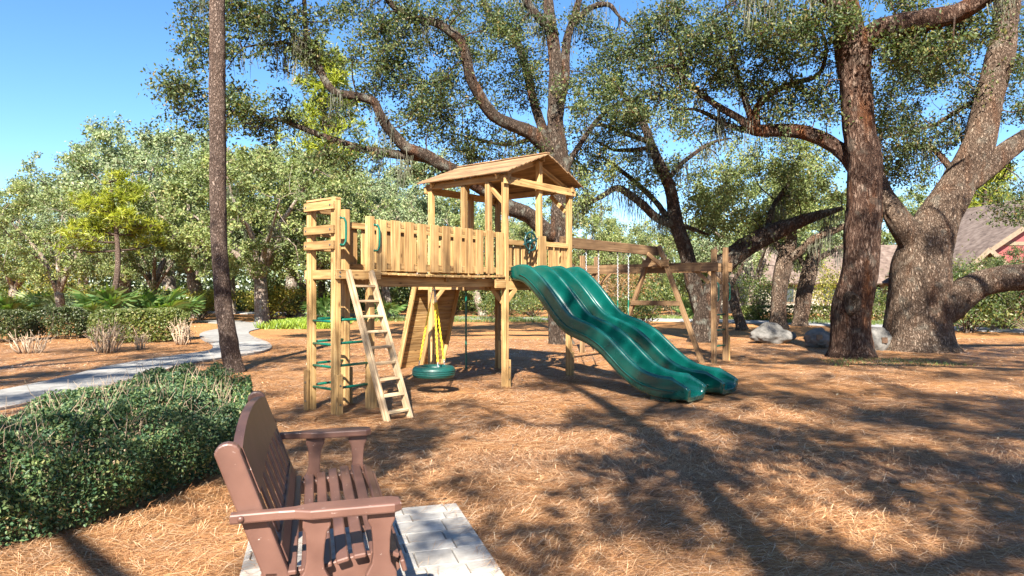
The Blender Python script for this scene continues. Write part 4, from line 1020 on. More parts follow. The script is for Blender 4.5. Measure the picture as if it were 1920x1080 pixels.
t.plimb([(1215, 265, 21.5, 10), (1180, 252, 21.3, 9), (1130, 235, 21, 7), (1100, 240, 20.8, 3)])
t.plimb([(1222, 275, 21.5, 9), (1190, 282, 21.2, 8), (1150, 280, 21, 6), (1115, 262, 20.8, 3)])
t.plimb([(1270, 420, 21.3, 10), (1300, 430, 21.8, 8), (1330, 440, 22.2, 4)])
t.plimb([(1250, 340, 21.3, 10), (1285, 300, 22, 8), (1330, 270, 22.6, 6), (1370, 260, 23, 3)])
t.plimb([(1440, 440, 20.2, 12), (1450, 390, 20.5, 9), (1480, 340, 21, 7), (1500, 300, 21.3, 3)])
for a in ((1110, 340, 55, 45, 20, 21.5, 9), (1150, 200, 60, 50, 20.5, 22.5, 10), (1200, 310, 60, 50, 21, 23, 9), (1230, 220, 60, 45, 21, 23, 8), (1300, 330, 60, 50, 21.5, 23.5, 12), (1370, 300, 60, 45, 21.5, 23.5, 10), (1090, 395, 35, 22, 20, 20.6, 4)):
    t.fill(*a)
for a in ((1430, 360, 80, 60, 19.8, 22.5, 24), (1520, 350, 60, 60, 19.5, 22, 16), (1400, 430, 60, 28, 20, 22, 9), (1340, 400, 45, 40, 21, 23, 9), (1480, 290, 70, 40, 20.5, 22.5, 12)):
    t.fill(*a)
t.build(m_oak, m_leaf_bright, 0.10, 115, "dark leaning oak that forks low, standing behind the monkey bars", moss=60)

# ------------------------------------------------------------------ the pine beside the path
t = Tree("pine_tree", gpx(441, 697), 5)
t.plimb([(443, 702, 13, 42), (439, 690, 13, 36), (430, 650, 13, 32), (420, 590, 13, 29), (413, 520, 13, 28), (410, 430, 13, 28), (409, 320, 13, 28), (408, 200, 13, 28), (408, 100, 13, 27), (407, 0, 13, 26), (405, -120, 13, 25), (400, -300, 13, 24), (396, -500, 13, 21), (392, -750, 13, 16), (390, -980, 13, 6)], "trunk")
pine = t.build(m_pine, None, hero=True, label="slender bare pine trunk standing between the footpath and the hedge", cat="tree")
def needle_tufts(C, size, rng, blades=14):
    n = len(C); K = n * blades
    base = np.repeat(C, blades, 0); d = rnd_dirs(K, rng, 0.5)
    return blade_quads(base, base + d * size * rng.uniform(0.7, 1.1, K)[:, None], 0.03 if size < 0.35 else 0.05, rng)
def pine_crown(trunk_pts, z0, z1, spread, nb, rng, size, tufts=9, side=0.0):
    """branches off the stem with tufts at their ends -> (twig pieces, tuft centres)"""
    tw = Acc(); cen = []
    for k in range(nb):
        z = rng.uniform(z0, z1); i = int(np.argmin(np.abs(trunk_pts[:, 2] - z))); p = trunk_pts[i][:3]
        a = rng.uniform(0, 2 * math.pi); f = 1 - (z - z0) / (z1 - z0 + 1e-6) * 0.6
        L = spread * f * rng.uniform(0.5, 1.0)
        e = p + np.array([math.cos(a) * L + side * L, math.sin(a) * L, L * rng.uniform(-0.05, 0.35)])
        m = (p + e) / 2 + np.array([0, 0, -0.08 * L])
        tw.add(*tube(catmull(np.array([[*p, 0.05], [*m, 0.035], [*e, 0.012]]), 0.4), 5, False))
        for _ in range(tufts):
            s = rng.uniform(0.35, 1.0); q = p + (e - p) * s + rng.normal(size=3) * np.array([0.28, 0.28, 0.2]) * spread * 0.33
            cen.append(q); tw.add(*tube(np.array([[*(p + (e - p) * max(0.2, s - 0.15)), 0.012], [*q, 0.006]]), 3, False))
    return tw, np.array(cen)
rng = np.random.default_rng(3)
tp_ = catmull(t.limbs[0][1], 0.3); tp_[:, :3] -= t.base
tw, cen = pine_crown(tp_, 11.5, 16.5, 2.6, 26, rng, 0.3)
link("twigs", tw.mesh("twigs"), m_pine, pine); V_, Q_ = needle_tufts(cen, 0.3, rng); link("crown", mesh_np("crown", V_, Q_), m_needle, pine)

# ------------------------------------------------------------------ trees farther back: a few kinds, copied whole
def generic_oak(seed, h=10.0, spread=5.0, trunk=0.32, fork=2.2, per=120, leaf=0.17, nclump=150, leafm=None, lean=0.0, bark=None, moss=0, low=0.25):
    t = Tree("oak_tree", (0, 0, 0), seed); r = t.rng
    f = np.array([lean * fork, r.normal() * 0.1, fork])
    t.limb([(0, 0, -0.15, trunk * 1.45), (0, 0, 0.15, trunk * 1.15), (f[0] * 0.5, f[1] * 0.5, fork * 0.5, trunk), (*f, trunk * 0.9)], "trunk")
    nl = r.integers(5, 8); ends = []
    for k in range(nl):
        a = k * 2 * math.pi / nl + r.uniform(-0.4, 0.4); sp = spread * r.uniform(0.55, 0.9); hh = h * r.uniform(0.5, 0.9) - fork
        p1 = f + np.array([math.cos(a) * sp * 0.25, math.sin(a) * sp * 0.25, hh * 0.4]); p2 = f + np.array([math.cos(a) * sp * 0.6, math.sin(a) * sp * 0.6, hh * 0.65 + r.normal() * 0.3]); p3 = f + np.array([math.cos(a) * sp, math.sin(a) * sp, hh])
        rr = trunk * r.uniform(0.4, 0.6)
        t.limb([(*(f - [0, 0, 0.2]), rr), (*p1, rr * 0.85), (*p2, rr * 0.5), (*p3, rr * 0.2)])
    # clumps over and inside a lumpy dome
    zc = h * (0.5 + low * 0.35); rz = h - zc
    for _ in range(nclump):
        d = rnd_dirs(1, r, 0.25)[0]; q = r.uniform(0.45, 1.0) ** 0.5
        lump = 1 + 0.38 * vnoise(d[None] * 2.1, seed)[0] + 0.16 * vnoise(d[None] * 5.0, seed + 1)[0]
        p = np.array([d[0] * spread, d[1] * spread, d[2] * (rz if d[2] > 0 else zc - h * low)]) * q * lump + np.array([f[0], f[1], zc])
        if p[2] > 0.9: t.clumps.append((*p, r.uniform(0.32, 0.85) * spread / 5))
    return t.build(bark or m_far_bark, leafm or m_leaf_grey, leaf, per, None, hero=False, aspect=0.55, moss=moss)

def generic_pine(seed, h=13.0, spread=2.6, z0=0.55, trunk=0.2, leafm=None, nb=26, tuft=0.5, nt_=12):
    t = Tree("pine_tree", (0, 0, 0), seed); r = t.rng
    t.limb([(0, 0, -0.1, trunk * 1.3), (0.0, 0, 0.3, trunk), (r.normal() * 0.2, 0, h * 0.4, trunk * 0.85), (r.normal() * 0.35, 0.1, h * 0.75, trunk * 0.6), (r.normal() * 0.4, 0.1, h, trunk * 0.15)], "trunk")
    root = t.build(m_pine, None, hero=False, nseg=10)
    tp = catmull(t.limbs[0][1], 0.3)
    tw, cen = pine_crown(tp, h * z0, h * 0.98, spread, nb, r, 0.4, nt_)
    link("twigs", tw.mesh("twigs"), m_pine, root); V_, Q_ = needle_tufts(cen, tuft, r, 18); link("crown", mesh_np("crown", V_, Q_), leafm or m_needle, root)
    return root

def copy_tree(src, loc, rz, sc, label, group, first=False, leafm=None):
    if first: root = src
    else:
        root = src.copy(); COL.objects.link(root)
        for ch in src.children:
            c = ch.copy(); COL.objects.link(c); c.parent = root
            if leafm is not None and ch.name.startswith("crown"):
                c.material_slots[0].link = 'OBJECT'; c.material_slots[0].material = leafm
    root.matrix_basis = Matrix.Translation(Vector(loc)) @ Matrix.Rotation(rz, 4, 'Z') @ Matrix.Diagonal((sc[0], sc[0], sc[1], 1))
    tag(root, label, "tree", group)
    return root
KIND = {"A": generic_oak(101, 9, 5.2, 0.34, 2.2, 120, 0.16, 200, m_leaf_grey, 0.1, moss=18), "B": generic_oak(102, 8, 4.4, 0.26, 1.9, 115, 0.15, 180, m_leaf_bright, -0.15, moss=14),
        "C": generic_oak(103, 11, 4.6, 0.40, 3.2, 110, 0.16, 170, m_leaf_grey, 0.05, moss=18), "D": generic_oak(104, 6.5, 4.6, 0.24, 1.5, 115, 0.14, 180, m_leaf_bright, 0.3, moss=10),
        "P": generic_pine(111, 13, 2.7, 0.62, 0.2), "S": generic_pine(113, 6.6, 2.3, 0.5, 0.13, None, 20, 0.26, 26),
        "Q": generic_pine(112, 15, 3.4, 0.55, 0.22, None, 52)}
USED = set()
def plant(kind, xpx, depth, rz, sc, label, group="trees beyond the playground", leafm=None, sz=None, cat=None):
    src = KIND[kind]; p = px(xpx, CY, depth)
    first = kind not in USED; USED.add(kind)
    return copy_tree(src, (p[0], p[1], -0.03), rz, (sc, sz or sc), label, group, first, leafm)
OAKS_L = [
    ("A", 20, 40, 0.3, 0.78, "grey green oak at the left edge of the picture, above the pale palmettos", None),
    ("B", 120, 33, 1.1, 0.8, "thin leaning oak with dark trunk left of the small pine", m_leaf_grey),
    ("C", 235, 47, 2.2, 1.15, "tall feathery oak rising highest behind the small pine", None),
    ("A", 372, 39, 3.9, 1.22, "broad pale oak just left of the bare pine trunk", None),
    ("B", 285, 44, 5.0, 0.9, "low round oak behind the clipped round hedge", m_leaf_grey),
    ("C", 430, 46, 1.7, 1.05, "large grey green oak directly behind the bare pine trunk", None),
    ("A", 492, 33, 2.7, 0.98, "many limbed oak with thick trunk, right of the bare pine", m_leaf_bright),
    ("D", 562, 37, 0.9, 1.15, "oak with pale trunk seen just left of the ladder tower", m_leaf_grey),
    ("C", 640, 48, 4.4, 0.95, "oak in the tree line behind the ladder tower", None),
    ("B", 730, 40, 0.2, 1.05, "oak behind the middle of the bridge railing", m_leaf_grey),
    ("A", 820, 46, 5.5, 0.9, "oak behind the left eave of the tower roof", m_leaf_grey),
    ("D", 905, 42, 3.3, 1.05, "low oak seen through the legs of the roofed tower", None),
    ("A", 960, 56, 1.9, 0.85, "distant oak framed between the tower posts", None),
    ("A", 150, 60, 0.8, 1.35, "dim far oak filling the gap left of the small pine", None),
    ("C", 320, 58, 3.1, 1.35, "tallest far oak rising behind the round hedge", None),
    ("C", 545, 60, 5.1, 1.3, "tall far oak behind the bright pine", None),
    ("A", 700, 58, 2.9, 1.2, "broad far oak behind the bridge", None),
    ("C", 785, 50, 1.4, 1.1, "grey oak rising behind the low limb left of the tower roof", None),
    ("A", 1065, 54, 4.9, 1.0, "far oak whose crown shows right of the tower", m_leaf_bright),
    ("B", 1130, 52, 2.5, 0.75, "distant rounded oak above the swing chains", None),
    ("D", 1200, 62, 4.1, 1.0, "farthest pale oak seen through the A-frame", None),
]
for k, x, d, rz, sc, lab, lm in OAKS_L: plant(k, x, d, rz, sc, lab, leafm=lm)
OAKS_R = [
    ("D", 1290, 45, 1.3, 1.0, "oak behind the right leg of the A-frame", None),
    ("B", 1405, 38, 3.6, 1.0, "leafy oak beyond the monkey bars", None),
    ("C", 1545, 60, 2.0, 1.0, "tall oak behind the plaque boulders", m_leaf_bright),
    ("A", 1660, 60, 0.7, 1.15, "oak crown above the brown house roof, between the big trunks", m_leaf_bright),
    ("B", 1790, 62, 5.2, 1.15, "oak behind the ridge of the house", None),
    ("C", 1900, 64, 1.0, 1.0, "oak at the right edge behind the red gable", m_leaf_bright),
    ("D", 1862, 26, 0.3, 0.40, "low spreading shrubby oak under the thick sideways limb", m_leaf_oak),
    ("D", 1965, 24, 2.4, 0.45, "dark shrubby oak at the right edge under the thick limb", m_leaf_oak),
]
for k, x, d, rz, sc, lab, lm in OAKS_R: plant(k, x, d, rz, sc, lab, leafm=lm)
plant("S", 205, 29, 0.5, 1.0, "small bright yellow green pine among the grey oaks on the left", "pines beyond the playground")
plant("Q", 605, 44, 1.2, 1.16, "tall bright pine showing through the oak limbs left of the tower", "pines beyond the playground")
plant("P", 1842, 50, 2.0, 0.9, "slim pine behind the house, left of its twin", "pines beyond the playground")
plant("P", 1866, 54, 3.0, 0.98, "slim pine behind the house, right of its twin", "pines beyond the playground")

# middle distance oaks with trunks that show
def mid_oak(seed, pts_trunk, limbs, fills, label, leafm, per=120, leaf=0.13, moss=25):
    t = Tree("oak_tree", px(pts_trunk[0][0], CY, pts_trunk[0][2]) * np.array([1, 1, 0]), seed)
    t.plimb(pts_trunk, "trunk")
    for l in limbs: t.plimb(l)
    for f in fills: t.fill(*f)
    t.build(m_oak_pale, leafm, leaf, per, label, moss=moss)
mid_oak(61, [(1460, 618, 28, 40), (1459, 600, 28, 30), (1462, 540, 28, 27), (1470, 490, 28, 28), (1480, 455, 28, 24), (1485, 400, 28, 16), (1490, 340, 28, 6)],
        [[(1472, 490, 28, 16), (1500, 470, 27.6, 15), (1530, 447, 27.2, 14), (1570, 430, 26.8, 13), (1610, 420, 26.5, 8), (1650, 400, 26, 3)], [(1470, 480, 28, 12), (1440, 430, 28.4, 9), (1410, 390, 28.8, 4)]],
        [(1450, 400, 70, 45, 26, 30, 16), (1540, 390, 60, 35, 26, 29, 12), (1500, 330, 70, 40, 27, 30, 10), (1400, 450, 45, 30, 27, 30, 7)], "pale trunked oak standing behind the grey boulder", m_leaf_bright)
mid_oak(62, [(1500, 614, 30, 38), (1501, 600, 30, 28), (1508, 550, 30, 27), (1520, 500, 30, 24), (1532, 460, 30, 18), (1550, 420, 30, 10), (1560, 380, 30, 4)],
        [[(1522, 490, 30, 12), (1560, 470, 30.5, 9), (1600, 455, 31, 4)], [(1515, 510, 30, 10), (1490, 470, 30.6, 8), (1480, 440, 31, 3)]],
        [(1540, 430, 50, 35, 29, 32, 10), (1490, 460, 40, 25, 29.5, 32, 7), (1600, 440, 40, 30, 29.5, 32, 6)], "dark trunked oak standing between the two nearer boulders", m_leaf_grey)
mid_oak(63, [(1391, 618, 27, 24), (1388, 604, 27, 19), (1378, 572, 27, 17), (1366, 535, 27, 15), (1352, 495, 27, 11), (1340, 460, 27.5, 5)],
        [[(1368, 540, 27, 8), (1390, 500, 27.5, 6), (1400, 470, 28, 3)]], [(1350, 470, 50, 30, 27, 29, 8), (1400, 475, 35, 25, 27, 29, 5)], "short slanting trunk seen just right of the monkey bar ladder", m_leaf_grey, moss=12)

# oaks behind the camera: their boughs throw the dappled shade over the mulch
def shade_oak(seed, base, trunk_pts, limbs, clumps, label, dens_=2.0):
    t = Tree("oak_tree", base, seed); b = np.array(base)
    t.limb([(*(np.array(p[:3]) + b), p[3]) for p in trunk_pts], "trunk")
    for l in limbs: t.limb([(*(np.array(p[:3]) + b), p[3]) for p in l])
    for x, y, z, n, s in clumps:
        for _ in range(int(n * dens_)):
            q = t.rng.normal(size=3) * np.array([s, s, s * 0.5]); t.clumps.append((*(b + [x, y, z] + q), t.rng.uniform(0.35, 0.7)))
    return t.build(m_oak, m_leaf_oak, 0.14, 88, label, "tree", hero=False, nseg=14)
shade_oak(201, (1.05, -3.2, 0), [(0, 0, -0.2, 0.36), (0, 0, 0.3, 0.25), (0.03, 0.0, 3.0, 0.14), (-0.05, 0.1, 6.0, 0.125), (-0.25, 0.1, 8.6, 0.11), (-0.7, 0.2, 10.6, 0.12), (-1.2, 0.3, 12.2, 0.04)],
          [[(0, 0, 3.3, 0.13), (-0.9, -0.1, 4.0, 0.12), (-2.2, 0.1, 4.6, 0.10), (-3.8, 0.3, 5.6, 0.07), (-5.2, 0.5, 6.5, 0.03)],
           [(-0.4, 0.1, 9.4, 0.05), (0.3, 0.2, 10.5, 0.045), (1.0, -0.3, 10.9, 0.035), (1.8, 0.3, 11.8, 0.025), (2.6, 0.2, 12.0, 0.015)],
           [(-0.15, 0.1, 8.2, 0.06), (-0.9, 0.3, 9.1, 0.05), (-1.6, -0.3, 9.5, 0.04), (-2.6, 0.2, 10.4, 0.03), (-3.6, -0.2, 10.6, 0.015)],
           [(0, 0, 5.4, 0.10), (1.3, -0.3, 6.3, 0.08), (2.8, -0.6, 6.8, 0.06), (4.4, -0.8, 7.6, 0.03)]],
          [(-0.8, 0.2, 7.0, 8, 0.6), (-3.0, 0.4, 7.6, 7, 0.6), (0.1, 0.1, 7.6, 6, 0.45), (-0.3, 0.2, 9.4, 7, 0.5), (0.2, 0.0, 5.6, 4, 0.35), (1.6, 0.0, 6.0, 6, 0.6), (1.2, 0.2, 8.6, 6, 0.6), (3.0, -0.4, 7.4, 8, 0.7), (4.6, -0.6, 8.2, 9, 0.7), (-3.5, -0.2, 10.2, 7, 0.7), (2.8, 0.3, 10.0, 8, 0.8), (-1.0, 0.3, 12.2, 8, 0.8), (1.0, 0.2, 11.6, 7, 0.7), (5.5, 0.2, 10.5, 7, 0.8)],
          "live oak behind the viewer whose trunk shadow crosses the mulch")
shade_oak(202, (7.5, -6.0, 0), [(0, 0, -0.2, 0.5), (0, 0, 0.3, 0.38), (0.1, 0, 3.0, 0.32), (-0.2, 0.1, 6.0, 0.26), (-0.4, 0.2, 9.0, 0.18), (-0.3, 0.2, 12, 0.06)],
          [[(0, 0, 3.6, 0.2), (-1.6, 0.3, 5.2, 0.17), (-3.4, 0.6, 6.4, 0.13), (-5.2, 0.8, 8.0, 0.06)], [(0, 0, 5.0, 0.18), (1.8, 0.3, 6.6, 0.14), (4.0, 0.6, 8.4, 0.08), (5.6, 0.6, 9.6, 0.03)],
           [(-0.3, 0.2, 8.2, 0.15), (-2.2, 0.4, 10, 0.12), (-4.2, 0.5, 11.5, 0.05)], [(-0.3, 0.2, 8.6, 0.14), (1.6, 0.6, 10.6, 0.1), (3.4, 0.8, 12.4, 0.04)]],
          [(-3.6, 0.6, 7.4, 11, 0.8), (-5.0, 0.8, 9.2, 10, 0.8), (2.6, 0.4, 8.0, 11, 0.9), (5.0, 0.6, 9.8, 10, 0.9), (-2.6, 0.4, 11.4, 12, 0.9), (0.0, 0.3, 12.4, 12, 1.0), (2.6, 0.8, 12.6, 11, 1.0), (-4.4, 0.5, 13.2, 9, 1.0), (0.5, 0.3, 15, 10, 1.2), (4.8, 0.3, 14.5, 9, 1.2)],
          "second live oak behind the viewer, off to the right of the bench", 1.35)
shade_oak(203, (-7.5, -5.0, 0), [(0, 0, -0.2, 0.45), (0, 0, 0.3, 0.33), (0.1, 0, 3.0, 0.28), (0.1, 0.1, 6.0, 0.22), (0.0, 0.2, 9.0, 0.15), (0.2, 0.2, 11.5, 0.05)],
          [[(0, 0, 4.6, 0.17), (1.4, 0.3, 6.4, 0.14), (3.2, 0.5, 7.8, 0.08), (4.4, 0.6, 8.8, 0.03)], [(0, 0, 5.0, 0.16), (-1.8, 0.3, 6.8, 0.13), (-4.0, 0.6, 8.4, 0.05)], [(0.1, 0.2, 8.2, 0.13), (2.0, 0.4, 9.8, 0.1), (3.8, 0.5, 11.0, 0.03)]],
          [(2.6, 0.5, 8.4, 9, 0.8), (-2.6, 0.4, 8.6, 10, 0.9), (2.4, 0.4, 11.2, 9, 0.9), (-1.0, 0.3, 12.4, 10, 1.0), (-3.8, 0.4, 11.0, 9, 1.0), (0.8, 0.3, 14.6, 8, 1.2)],
          "third live oak behind the viewer, on the hedge side")
shade_oak(204, (13.5, 3.0, 0), [(0, 0, -0.2, 0.5), (0, 0, 0.3, 0.38), (-0.2, 0, 3.0, 0.32), (-0.6, 0.1, 6.0, 0.26), (-1.2, 0.2, 9.0, 0.18), (-1.6, 0.2, 12, 0.06)],
          [[(-0.3, 0, 5.0, 0.2), (-2.4, 0.2, 7.4, 0.17), (-5.0, 0.2, 8.8, 0.13), (-8.0, 0.1, 9.6, 0.08), (-10.6, -0.2, 10.2, 0.03)], [(-0.6, 0, 6.0, 0.18), (-2.2, -0.6, 8.6, 0.14), (-4.6, -1.2, 10.4, 0.08), (-7.0, -1.6, 11.6, 0.03)],
           [(-0.8, 0.2, 7.2, 0.15), (-1.6, 1.2, 9.4, 0.12), (-3.8, 2.0, 11, 0.05)], [(-0.5, 0, 5.6, 0.14), (1.6, 0.4, 7.6, 0.1), (3.6, 0.6, 9.4, 0.04)], [(-0.8, 0.1, 7.4, 0.14), (-1.4, 2.2, 9.0, 0.12), (-2.4, 4.4, 10.0, 0.08), (-3.2, 6.4, 10.6, 0.03)]],
          [(-4.6, 0.2, 9.4, 10, 0.9), (-7.4, 0.1, 10.2, 11, 0.9), (-10.0, -0.1, 10.8, 11, 0.9), (-5.0, -1.2, 11.2, 11, 0.9), (-8.0, -1.5, 12.2, 10, 1.0), (-3.0, 1.6, 11.2, 11, 1.0), (1.6, 0.4, 8.8, 9, 0.9), (-1.4, 0.2, 12.6, 10, 1.1), (-5.5, 1.0, 12.5, 11, 1.1), (-10.5, 1.0, 12.4, 8, 1.0), (-1.8, 3.8, 10.2, 2, 0.9), (-3.0, 5.8, 11.0, 2, 1.0), (-5.0, 4.5, 12.0, 2, 1.0)],
          "fourth live oak, out of view on the right, reaching over the slides")
shade_oak(205, (-11.5, 3.2, 0), [(0, 0, -0.2, 0.45), (0, 0, 0.3, 0.33), (0.1, 0, 3.0, 0.28), (0.3, 0.1, 6.0, 0.22), (0.4, 0.2, 9.0, 0.15), (0.6, 0.2, 11.5, 0.05)],
          [[(0.2, 0, 5.0, 0.17), (1.8, 0.3, 7.2, 0.14), (3.8, 0.5, 8.6, 0.1), (6.0, 0.4, 9.6, 0.04)], [(0, 0, 5.0, 0.16), (-1.8, 0.3, 6.8, 0.13), (-4.0, 0.6, 8.4, 0.05)], [(0.4, 0.2, 8.2, 0.13), (2.4, 1.0, 9.8, 0.1), (4.6, 1.6, 11.0, 0.03)], [(0.3, 0, 6.6, 0.13), (1.2, -1.4, 8.2, 0.1), (2.0, -3.0, 9.2, 0.04)]],
          [(3.4, 0.5, 9.0, 9, 0.8), (5.6, 0.4, 10.0, 8, 0.8), (-2.6, 0.4, 8.6, 8, 0.9), (3.0, 1.2, 11.2, 9, 0.9), (0.0, 0.3, 12.4, 9, 1.0), (1.8, -2.4, 9.6, 8, 0.8)],
          "fifth live oak, out of view on the left beyond the path")
shade_oak(206, (3.0, -12.5, 0), [(0, 0, -0.2, 0.55), (0, 0, 0.3, 0.42), (0.1, 0, 4.0, 0.34), (0, 0.1, 8.0, 0.28), (0.1, 0.2, 12.0, 0.2), (0.0, 0.2, 16, 0.06)],
          [[(0, 0, 7.0, 0.2), (-1.6, 0.3, 10, 0.16), (-3.4, 0.6, 12.4, 0.1), (-5.0, 0.8, 14.0, 0.03)], [(0, 0, 7.6, 0.2), (1.8, 0.3, 10.6, 0.15), (4.0, 0.6, 13, 0.09), (6.0, 0.6, 14.6, 0.03)], [(0, 0.1, 10, 0.15), (0.8, 1.5, 13, 0.11), (1.4, 2.8, 15.5, 0.04)], [(0, 0.1, 10, 0.15), (-0.8, -1.5, 13, 0.11), (-1.4, -2.8, 15.5, 0.04)]],
          [(-3.0, 0.5, 13.0, 5, 0.9), (-5.0, 0.8, 14.6, 5, 0.9), (3.4, 0.6, 13.6, 6, 1.0), (5.8, 0.6, 15.2, 6, 1.0), (0.4, 0.8, 15.6, 6, 1.0), (1.4, 2.6, 16.5, 6, 1.0), (-1.4, -2.4, 16.2, 5, 1.0), (0, 0.2, 18, 5, 1.2), (3.0, 0.2, 17, 5, 1.1), (-3.2, 0.2, 17.4, 5, 1.1), (7.5, 0.0, 17, 5, 1.0)],
          "sixth live oak, the tallest, well behind the viewer", 1.0)
# ------------------------------------------------------------------ hedges and shrubs
def in_poly(P, poly):
    x, y = P[:, 0], P[:, 1]; ins = np.zeros(len(P), bool); n = len(poly)
    for k in range(n):
        x1, y1 = poly[k]; x2, y2 = poly[(k + 1) % n]
        c = ((y1 > y) != (y2 > y)) & (x < (x2 - x1) * (y - y1) / (y2 - y1 + 1e-12) + x1); ins ^= c
    return ins
def poly_dist(P, poly):
    d = np.full(len(P), 1e9); n = len(poly)
    for k in range(n):
        a = np.array(poly[k]); b = np.array(poly[(k + 1) % n]); ab = b - a
        t = np.clip(((P - a) @ ab) / (ab @ ab + 1e-12), 0, 1); d = np.minimum(d, np.linalg.norm(P - a - t[:, None] * ab, axis=1))
    return d
def smooth_poly(poly, n=8):
    P = np.array([[*p, 0, 1] for p in poly]); P = np.vstack([P, P[:1]])
    Q = np.vstack([P[-3:-1], P, P[1:3]])
    out = []
    for k in range(2, 2 + len(poly)):
        a, b, c, d = Q[k - 1, :2], Q[k, :2], Q[k + 1, :2], Q[k + 2, :2]
        for q in range(n):
            t = q / n; out.append(tuple(0.5 * ((2 * b) + (c - a) * t + (2 * a - 5 * b + 4 * c - d) * t**2 + (3 * b - a - 3 * c + d) * t**3)))
    return out
def hedge(name, poly, h, leaf, n, mat, label, seed, group=None, shoots=0, rough=0.06, bare=0.0, stems=40, cat="hedge", open_base=0.0, round_=0.22):
    rng = np.random.default_rng(seed); poly = smooth_poly(poly)
    A = np.array(poly); lo, hi = A.min(0), A.max(0); ctr = A.mean(0)
    root = tag(empty(name, (ctr[0], ctr[1], 0)), label, cat, group); off = np.array([ctr[0], ctr[1], 0]); M0 = WM[root]
    P = rng.uniform(lo, hi, (n * 6, 2)); P = P[in_poly(P, poly)]
    d = poly_dist(P, poly)
    # dome profile: height over the plan falls off towards the rim
    def top(P, d):
        f = np.clip(d / round_, 0, 1); f = np.sqrt(1 - (1 - f) ** 2)
        lump = vnoise(np.c_[P * 2.2, np.zeros(len(P))], seed) * rough + vnoise(np.c_[P * 6.5, np.zeros(len(P))], seed + 1) * rough * 0.6
        return np.maximum(0.05, h * (0.5 + 0.5 * f) + lump)
    H = top(P, d)
    # leaves crowd the outer shell: near the top or near the rim
    z = H * (1 - np.abs(rng.normal(size=len(P))) * 0.07)
    side = d < 0.16
    z[side] = H[side] * rng.uniform(open_base, 1, side.sum())
    w_ = np.where(side, np.where(rng.uniform(size=len(P)) < 0.9, 1, 0), 1)
    inner = rng.uniform(size=len(P)) < 0.12
    z[inner] = H[inner] * rng.uniform(open_base, 1, inner.sum())
    # the rim is wider than its share of the plan: sample it more often
    rim = rng.integers(0, len(poly), n); t = rng.uniform(size=n)[:, None]
    B = A[rim] * (1 - t) + A[(rim + 1) % len(poly)] * t; inw = ctr - B; inw /= np.linalg.norm(inw, axis=1)[:, None]
    dep = np.abs(rng.normal(size=n)) * 0.09 - 0.03; B = B + inw * dep[:, None]
    Hb = top(B, np.maximum(poly_dist(B, poly), 0.05)); zb = Hb * rng.uniform(open_base, 1, n) ** 0.9
    bulge = 0.05 * np.sin(np.clip(zb / h, 0, 1) * math.pi) + vnoise(np.c_[B * 3.0, zb * 3], seed + 4) * rough * 0.9
    B = B - inw * bulge[:, None]
    k = min(len(P), int(n * 0.55)); sel = rng.permutation(len(P))[:k]
    C = np.vstack([np.c_[P[sel], z[sel]], np.c_[B[: n - k], zb[: n - k]]])
    C = C[C[:, 2] > 0.02]
    if bare: C = C[vnoise(C * 2.6, seed + 9) > -1 + bare]
    V_, Q_ = leaf_quads(C - off, leaf, rng, 0.55, -0.1, 0.8)
    link("foliage", mesh_np("foliage", V_, Q_), mat, root, M0)
    st = Acc()
    for _ in range(stems):
        p = A[rng.integers(len(A))]; q = ctr + (p - ctr) * rng.uniform(0.2, 0.95); b0 = ctr + (q - ctr) * 0.9
        zt = h * rng.uniform(0.6, 0.95); e = np.array([q[0] + rng.normal() * 0.06, q[1] + rng.normal() * 0.06, zt])
        st.add(*tube(np.array([[b0[0], b0[1], -0.03, 0.011], [*((np.array([b0[0], b0[1], 0]) + e) / 2 + rng.normal(size=3) * 0.03), 0.008], [*e, 0.004]]) - np.array([*off, 0]), 5, False))
    if shoots:
        sel = rng.permutation(len(P))[:shoots]
        for q in sel:
            b0 = np.array([*P[q], H[q] - 0.06]); l = rng.uniform(0.05, 0.2); e = b0 + np.array([rng.normal() * 0.06, rng.normal() * 0.06, l])
            st.add(*tube(np.array([[*b0, 0.0022], [*((b0 + e) / 2 + rng.normal(size=3) * 0.008), 0.002], [*e, 0.0012]]) - np.array([*off, 0]), 3, False))
    link("stems", st.mesh("stems"), m_twig if shoots else m_twig_dark, root, M0)
    return root
hedge("hedge", [(-3.7, 3.2), (-3.1, 3.9), (-2.72, 4.6), (-2.55, 5.4), (-2.58, 6.2), (-2.72, 6.9), (-3.05, 7.5), (-3.45, 7.7), (-3.8, 7.3), (-3.85, 6.6), (-4.0, 5.3), (-4.4, 4.2), (-4.6, 3.2)], 0.68, 0.033, 108000, m_hedge,
      "long loose dark green hedge beside the bench", 71, shoots=700, rough=0.14, stems=140, round_=0.5)
hedge("hedge", [(-12.9, 20.7), (-12.3, 20.0), (-11.3, 19.8), (-10.4, 20.2), (-10.15, 21.0), (-10.7, 21.8), (-11.9, 22.0), (-12.8, 21.6)], 0.97, 0.085, 16000, m_box,
      "clipped yellow green round hedge left of the footpath", 72, rough=0.04, stems=60, open_base=0.05)
